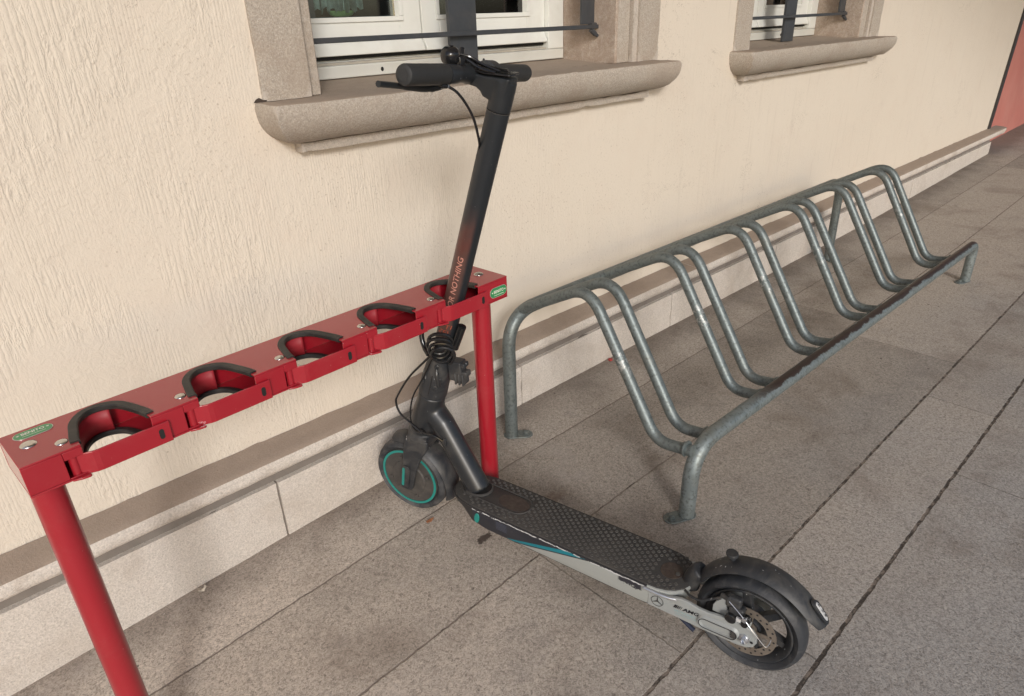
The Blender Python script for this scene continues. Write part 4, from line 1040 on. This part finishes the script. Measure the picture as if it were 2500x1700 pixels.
# stem
bm = BM(); tube(bm, [(axs(z), 0, z) for z in (0.498, 0.512, 0.5125, 0.55, 0.6, 0.7, 0.8, 0.9, 1.0, 1.0640)], [0.0265, 0.0265, 0.0232, 0.0230, 0.0230, 0.0228, 0.0226, 0.0225, 0.0225, 0.0225], 36)
stem = obj("stem", bm, M['stem'], sc_, xf=steer)
bm = BM(); tube(bm, [(axs(z), 0, z) for z in (1.0642, 1.0652)], 0.0229, 36); obj("stem_seam", bm, M['hub'], stem, xf=steer)
E1 = Vector((0.944, 0, 0.330))    # perpendicular to the axis, forward
def on_stem(z, phi, h=0.0005):
    """on the stem's skin at height z along the axis; phi from forward to left"""
    return Vector((axs(z), 0, z)) + (E1 * math.cos(phi) + Vector((0, 1, 0)) * math.sin(phi)) * (0.0229 + h)
def stem_text(s, z0, z1, phi0, hgt, mat, name, flip=False, shear=0.2, bold=0.0):
    bm = text_bm(s, 1.0, bold, shear)
    bmesh.ops.triangulate(bm, faces=bm.faces[:])
    bmesh.ops.subdivide_edges(bm, edges=[e_ for e_ in bm.edges if e_.calc_length() > 0.15], cuts=2)
    xs_ = [v.co.x for v in bm.verts]; ys_ = [v.co.y for v in bm.verts]; xa, xb, ya_, yb = min(xs_), max(xs_), min(ys_), max(ys_)
    for v in bm.verts:
        t = (v.co.x - xa) / (xb - xa); q = (v.co.y - ya_) / (yb - ya_) - 0.5
        if not flip: p = on_stem(z0 + (z1 - z0) * t, phi0 - q * hgt / 0.0229)
        else: p = on_stem(z0 + (q + 0.5) * hgt, phi0 + (t - 0.5) * (z1 - z0) / 0.0229)
        v.co = p
    return obj(name, bm, mat, stem, smooth=False, xf=steer)
stem_text("ALL OR NOTHING", 0.612, 0.772, 1.72, 0.0128, M['peach'], "lettering", False, 0.15, 0.004)
stem_text("ZEI", 0.5780, 0.6035, 1.60, 0.0105, M['orange'], "lettering", True, 0.1)
stem_text("TI", 0.5930, 0.6090, 2.05, 0.0105, M['orange'], "lettering", True, 0.1)
# head of the stem and handlebar
bm = BM(); tube(bm, [(axs(z), 0, z) for z in (1.0655, 1.075, 1.09, 1.105, 1.118)], [0.0228, 0.0228, 0.0228, 0.0228, 0.0220], 32)
hp = [(0.560, 1.090), (0.5475, 1.1210), (0.560, 1.1235), (0.600, 1.1275), (0.650, 1.1400), (0.660, 1.1300), (0.652, 1.1170), (0.634, 1.1120), (0.620, 1.1085), (0.6115, 1.1020), (0.6065, 1.0920), (0.595, 1.086), (0.575, 1.086)]
prism(bm, hp, lambda a, b_: (a, -0.0175, b_), lambda a, b_: (a, 0.0175, b_))
prism(bm, [(a * 0.94 + 0.6 * 0.06, b_ * 0.94 + 1.110 * 0.06) for a, b_ in hp], lambda a, b_: (a, -0.0205, b_), lambda a, b_: (a, 0.0205, b_))
hd = remesh(obj("stem_head", bm, M['matte'], sc_, xf=steer), 0.0018, 5)
bm = BM(); prism(bm, [(0.5470, 1.1255), (0.5480, 1.1290), (0.600, 1.1345), (0.658, 1.1500), (0.659, 1.1465), (0.600, 1.1305)], lambda a, b_: (a, -0.0195, b_), lambda a, b_: (a, 0.0195, b_))
obj("display", bm, M['gloss'], hd, xf=steer, bevel=0.0012)
for k, pts in enumerate(([(0.652, 0.030, 1.158), (0.630, 0.024, 1.155), (0.606, 0.021, 1.141), (0.575, 0.019, 1.133)], [(0.655, 0.045, 1.162), (0.640, 0.012, 1.160), (0.615, 0.008, 1.147), (0.59, 0.004, 1.140), (0.56, 0.0, 1.134)],
                          [(0.645, 0.040, 1.168), (0.625, 0.022, 1.160), (0.600, 0.016, 1.146), (0.57, 0.012, 1.134)])):
    bm = tube(BM(), spline(pts), 0.0030 - 0.0004 * k, 8)
    obj("loose_wire", bm, M['gloss'], hd, xf=steer)
TILT = Matrix.Translation((0.640, 0, 1.129)) @ Matrix.Rotation(math.radians(6.6), 4, 'X') @ Matrix.Translation((-0.640, 0, -1.133))
def bar(v): return STM @ (TILT @ Vector(v))
BS, BZ_ = 0.634, 1.1325
bm = BM(); tube(bm, [(BS, l_, BZ_) for l_ in (-0.20, -0.07, 0.07, 0.20)], 0.0120, 20)
hb = obj("handlebar", bm, M['matte'], sc_, xf=bar)
bm = BM(); tube(bm, [(BS, l_, BZ_) for l_ in (-0.056, -0.030, -0.022, 0.022, 0.030, 0.056)], [0.0142, 0.0152, 0.0178, 0.0178, 0.0152, 0.0142], 22); obj("bar_clamp", bm, M['matte'], hb, xf=bar)
for sg in (1, -1):
    e0, e1 = (0.094, 0.2165) if sg > 0 else (0.078, 0.2165)
    pr = [(e0, 0.0150), (e0 + 0.002, 0.0172), (e0 + 0.012, 0.0176), (e1 - 0.03, 0.0172), (e1 - 0.006, 0.0172), (e1 - 0.002, 0.0160), (e1, 0.0125)]
    bm = BM(); tube(bm, [(BS, sg * a, BZ_) for a, _ in pr], [r for _, r in pr], 28)
    g = obj("grip", bm, M['grip'], hb, xf=bar)
    bm = BM(); tube(bm, [(BS, sg * (e1 + 0.0001), BZ_), (BS, sg * (e1 + 0.0006), BZ_)], 0.0095, 24); obj("grip_end", bm, M['grip'], g, xf=bar)
bm = BM(); tube(bm, [(BS, l_, BZ_) for l_ in (0.058, 0.060, 0.088, 0.0905)], [0.0150, 0.0166, 0.0166, 0.0150], 24)
bl = obj("brake_mount", bm, M['frame'], hb, xf=bar)
bm = BM(); tube(bm, spline([(BS + 0.012, 0.068, BZ_ - 0.014), (BS + 0.026, 0.088, BZ_ - 0.021), (BS + 0.030, 0.120, BZ_ - 0.023), (BS + 0.028, 0.180, BZ_ - 0.018), (BS + 0.026, 0.248, BZ_ - 0.013)]), [0.0075] * 12 + [0.0062] * 12 + [0.0052] * 9, 10)
obj("brake_lever", bm, M['matte'], bl, xf=bar)
bm = BM(); tube(bm, [(BS - 0.001, 0.112, BZ_ - 0.018), (BS - 0.004, 0.098, BZ_ - 0.019)], 0.0048, 10); obj("cable_adjuster", bm, M['gloss'], bl, xf=bar)
bm = BM(); tube(bm, [(BS - 0.0045, 0.0985, BZ_ - 0.019), (BS - 0.005, 0.0945, BZ_ - 0.0195)], 0.0036, 10); obj("cable_ferrule", bm, M['alu'], bl, xf=bar)
bm = BM(); tube(bm, spline([(0.633, 0.098, 1.118), (0.617, 0.083, 1.106), (0.611, 0.064, 1.084), (0.6085, 0.046, 1.055), (0.611, 0.032, 1.023), (0.618, 0.020, 1.000), (0.632, 0.012, 0.975)]), 0.0026, 9); obj("brake_hose", bm, M['gloss'], sc_)
# bell and its clamp
bn = Vector((-0.25, 0.42, 0.87)).normalized(); b1 = bn.orthogonal().normalized(); b2 = bn.cross(b1); bc = Vector((0.641, 0.061, 1.1560))
bm = BM(); lathe(bm, [(0.0165, 0.0), (0.0172, 0.003), (0.0172, 0.010), (0.0155, 0.0165), (0.0115, 0.0205), (0.005, 0.0222), (0.0005, 0.0224)], lambda x, y, h: bc + b1 * x + b2 * y + bn * h, 28)
be = obj("bell", bm, M['gloss'], hb)
bm = BM(); tube(bm, [bc - bn * 0.012, bc + bn * 0.001], [0.009, 0.0105], 14); tube(bm, [(BS, 0.045, BZ_ + 0.001), (BS, 0.058, BZ_ + 0.001)], 0.0170, 22); box(bm, BS - 0.012, BS + 0.010, 0.043, 0.058, BZ_ + 0.010, BZ_ + 0.028)
obj("bell_clamp", bm, M['gloss'], be, bevel=0.002)
bm = BM(); tube(bm, spline([(BS + 0.002, 0.042, BZ_ + 0.020), (BS + 0.004, 0.034, BZ_ + 0.030), (BS + 0.006, 0.028, BZ_ + 0.040)]), [0.004] * 8 + [0.0048] * 9, 10); obj("bell_striker", bm, M['gloss'], be)
# thumb throttle beside the right grip
bm = BM(); tube(bm, [(BS, l_, BZ_) for l_ in (-0.044, -0.046, -0.071, -0.0745)], [0.0185, 0.0240, 0.0240, 0.0190], 28); obj("throttle", bm, M['plastic'], hb, xf=bar)
# cables at the fold
bm = BM(); tube(bm, spline([(0.772, 0.026, 0.540), (0.791, 0.030, 0.511), (0.854, 0.040, 0.444), (0.893, 0.050, 0.384), (0.902, 0.050, 0.358), (0.891, 0.050, 0.332), (0.862, 0.050, 0.317), (0.828, 0.045, 0.296), (0.792, 0.040, 0.294), (0.772, 0.031, 0.281), (0.765, 0.024, 0.276)]), 0.0028, 9); obj("control_cable", bm, M['gloss'], sc_)
bm = tube(BM(), spline([(0.776, 0.030, 0.520), (0.811, 0.036, 0.454), (0.844, 0.040, 0.400), (0.857, 0.042, 0.368), (0.864, 0.043, 0.333), (0.860, 0.044, 0.304), (0.846, 0.044, 0.291), (0.83, 0.041, 0.294)]), 0.0021, 8)
obj("control_cable", bm, M['gloss'], sc_)
bm = BM(); lathe(bm, [(0.009, 0.0), (0.0085, 0.004), (0.004, 0.006)], lambda x, y, h: (0.768 + x * 0.7, 0.0275 + h, 0.277 + y * 1.5), 16); obj("cable_grommet", bm, M['frame'], fr_)
bm = BM(); tube(bm, [(0.836, 0.0400, 0.2945), (0.824, 0.0425, 0.2950)], 0.0060, 10); obj("cable_tie", bm, M['gloss'], sc_)

# ------------------------------------------------------------------ coiled cable lock hung on the stem
lk = empty("cable_lock", "black coiled cable lock hanging on the scooter stem below the red stand", "bike lock", None, (1.01, 0.406, 0.0), HEAD)
n0 = Vector((-0.62, 0.74, -0.30)).normalized(); t0 = Vector((0.74, 0.62, 0)).normalized(); t1 = n0.cross(t0)
if t1.z < 0: t1 = -t1
pts = []
turns = 3.7; N_ = 130
for k in range(N_):
    a = 2 * PI * turns * k / N_; u = k / N_
    c = Vector((0.742, 0.040, 0.566)) + n0 * (0.028 * u) + Vector((0, 0, -0.020 * u)) + t0 * (0.004 * math.sin(5 * u))
    rr = 0.0275 - 0.003 * u + 0.0012 * math.sin(3 * a)
    pts.append(c + t0 * rr * math.cos(a) + t1 * rr * 1.0 * math.sin(a))
bm = BM(); tube(bm, pts, 0.0039, 9); obj("coil", bm, M['gloss'], lk)
bm = BM(); tube(bm, spline([(0.735, -0.020, 0.604), (0.770, -0.005, 0.608), (0.797, 0.022, 0.595), (0.806, 0.034, 0.566), (0.795, 0.040, 0.538), (0.778, 0.046, 0.525)]), 0.0060, 12); obj("cable_end", bm, M['gloss'], lk)
bm = BM(); pa, pb = Vector((0.7135, -0.004, 0.594)), Vector((0.740, 0.000, 0.532)); dd = (pb - pa)
tube(bm, [pa, pa + dd * 0.015, pa + dd * 0.97, pb], [0.0088, 0.0105, 0.0105, 0.0085], 20); obj("barrel", bm, M['gloss'], lk)

# ------------------------------------------------------------------ litter on the pavement
def scrap(name, x, y, poly, mat, h, label, cat, tilt=0.0):
    z = ground_z(x)
    bm = BM(); prism(bm, poly, lambda a, b_: (x + a, y + b_, z + 0.0015 + abs(a) * tilt), lambda a, b_: (x + a, y + b_, z + 0.0015 + h + abs(a) * tilt))
    o = obj(name, bm, mat, smooth=False); tag(o, label, cat); return o
scrap("paper_scrap", 0.283, 1.462, [(-0.011, -0.006), (-0.004, -0.004), (0.002, -0.007), (0.010, -0.003), (0.008, 0.006), (0.003, 0.001), (-0.002, 0.003), (-0.009, 0.008)], simple("cream_paper", (0.62, 0.56, 0.47), 0.8), 0.003, "tiny torn cream paper scrap at the foot of the plinth", "paper scrap", 0.9)
scrap("berry_scrap", 1.888, 1.468, [(-0.007, -0.006), (0.004, -0.008), (0.009, -0.001), (0.003, 0.007), (-0.006, 0.005)], simple("red_scrap", (0.36, 0.05, 0.045), 0.6), 0.007, "small crumpled red scrap lying behind the bike rack by the wall", "scrap")
scrap("dry_leaf", 0.822, 1.236, [(-0.014, -0.004), (0.000, -0.005), (0.014, 0.000), (0.004, 0.005), (-0.012, 0.003)], simple("orange_brown_leaf", (0.34, 0.145, 0.07), 0.7), 0.0012, "little orange brown leaf chip beside the front wheel", "leaf", 0.25)
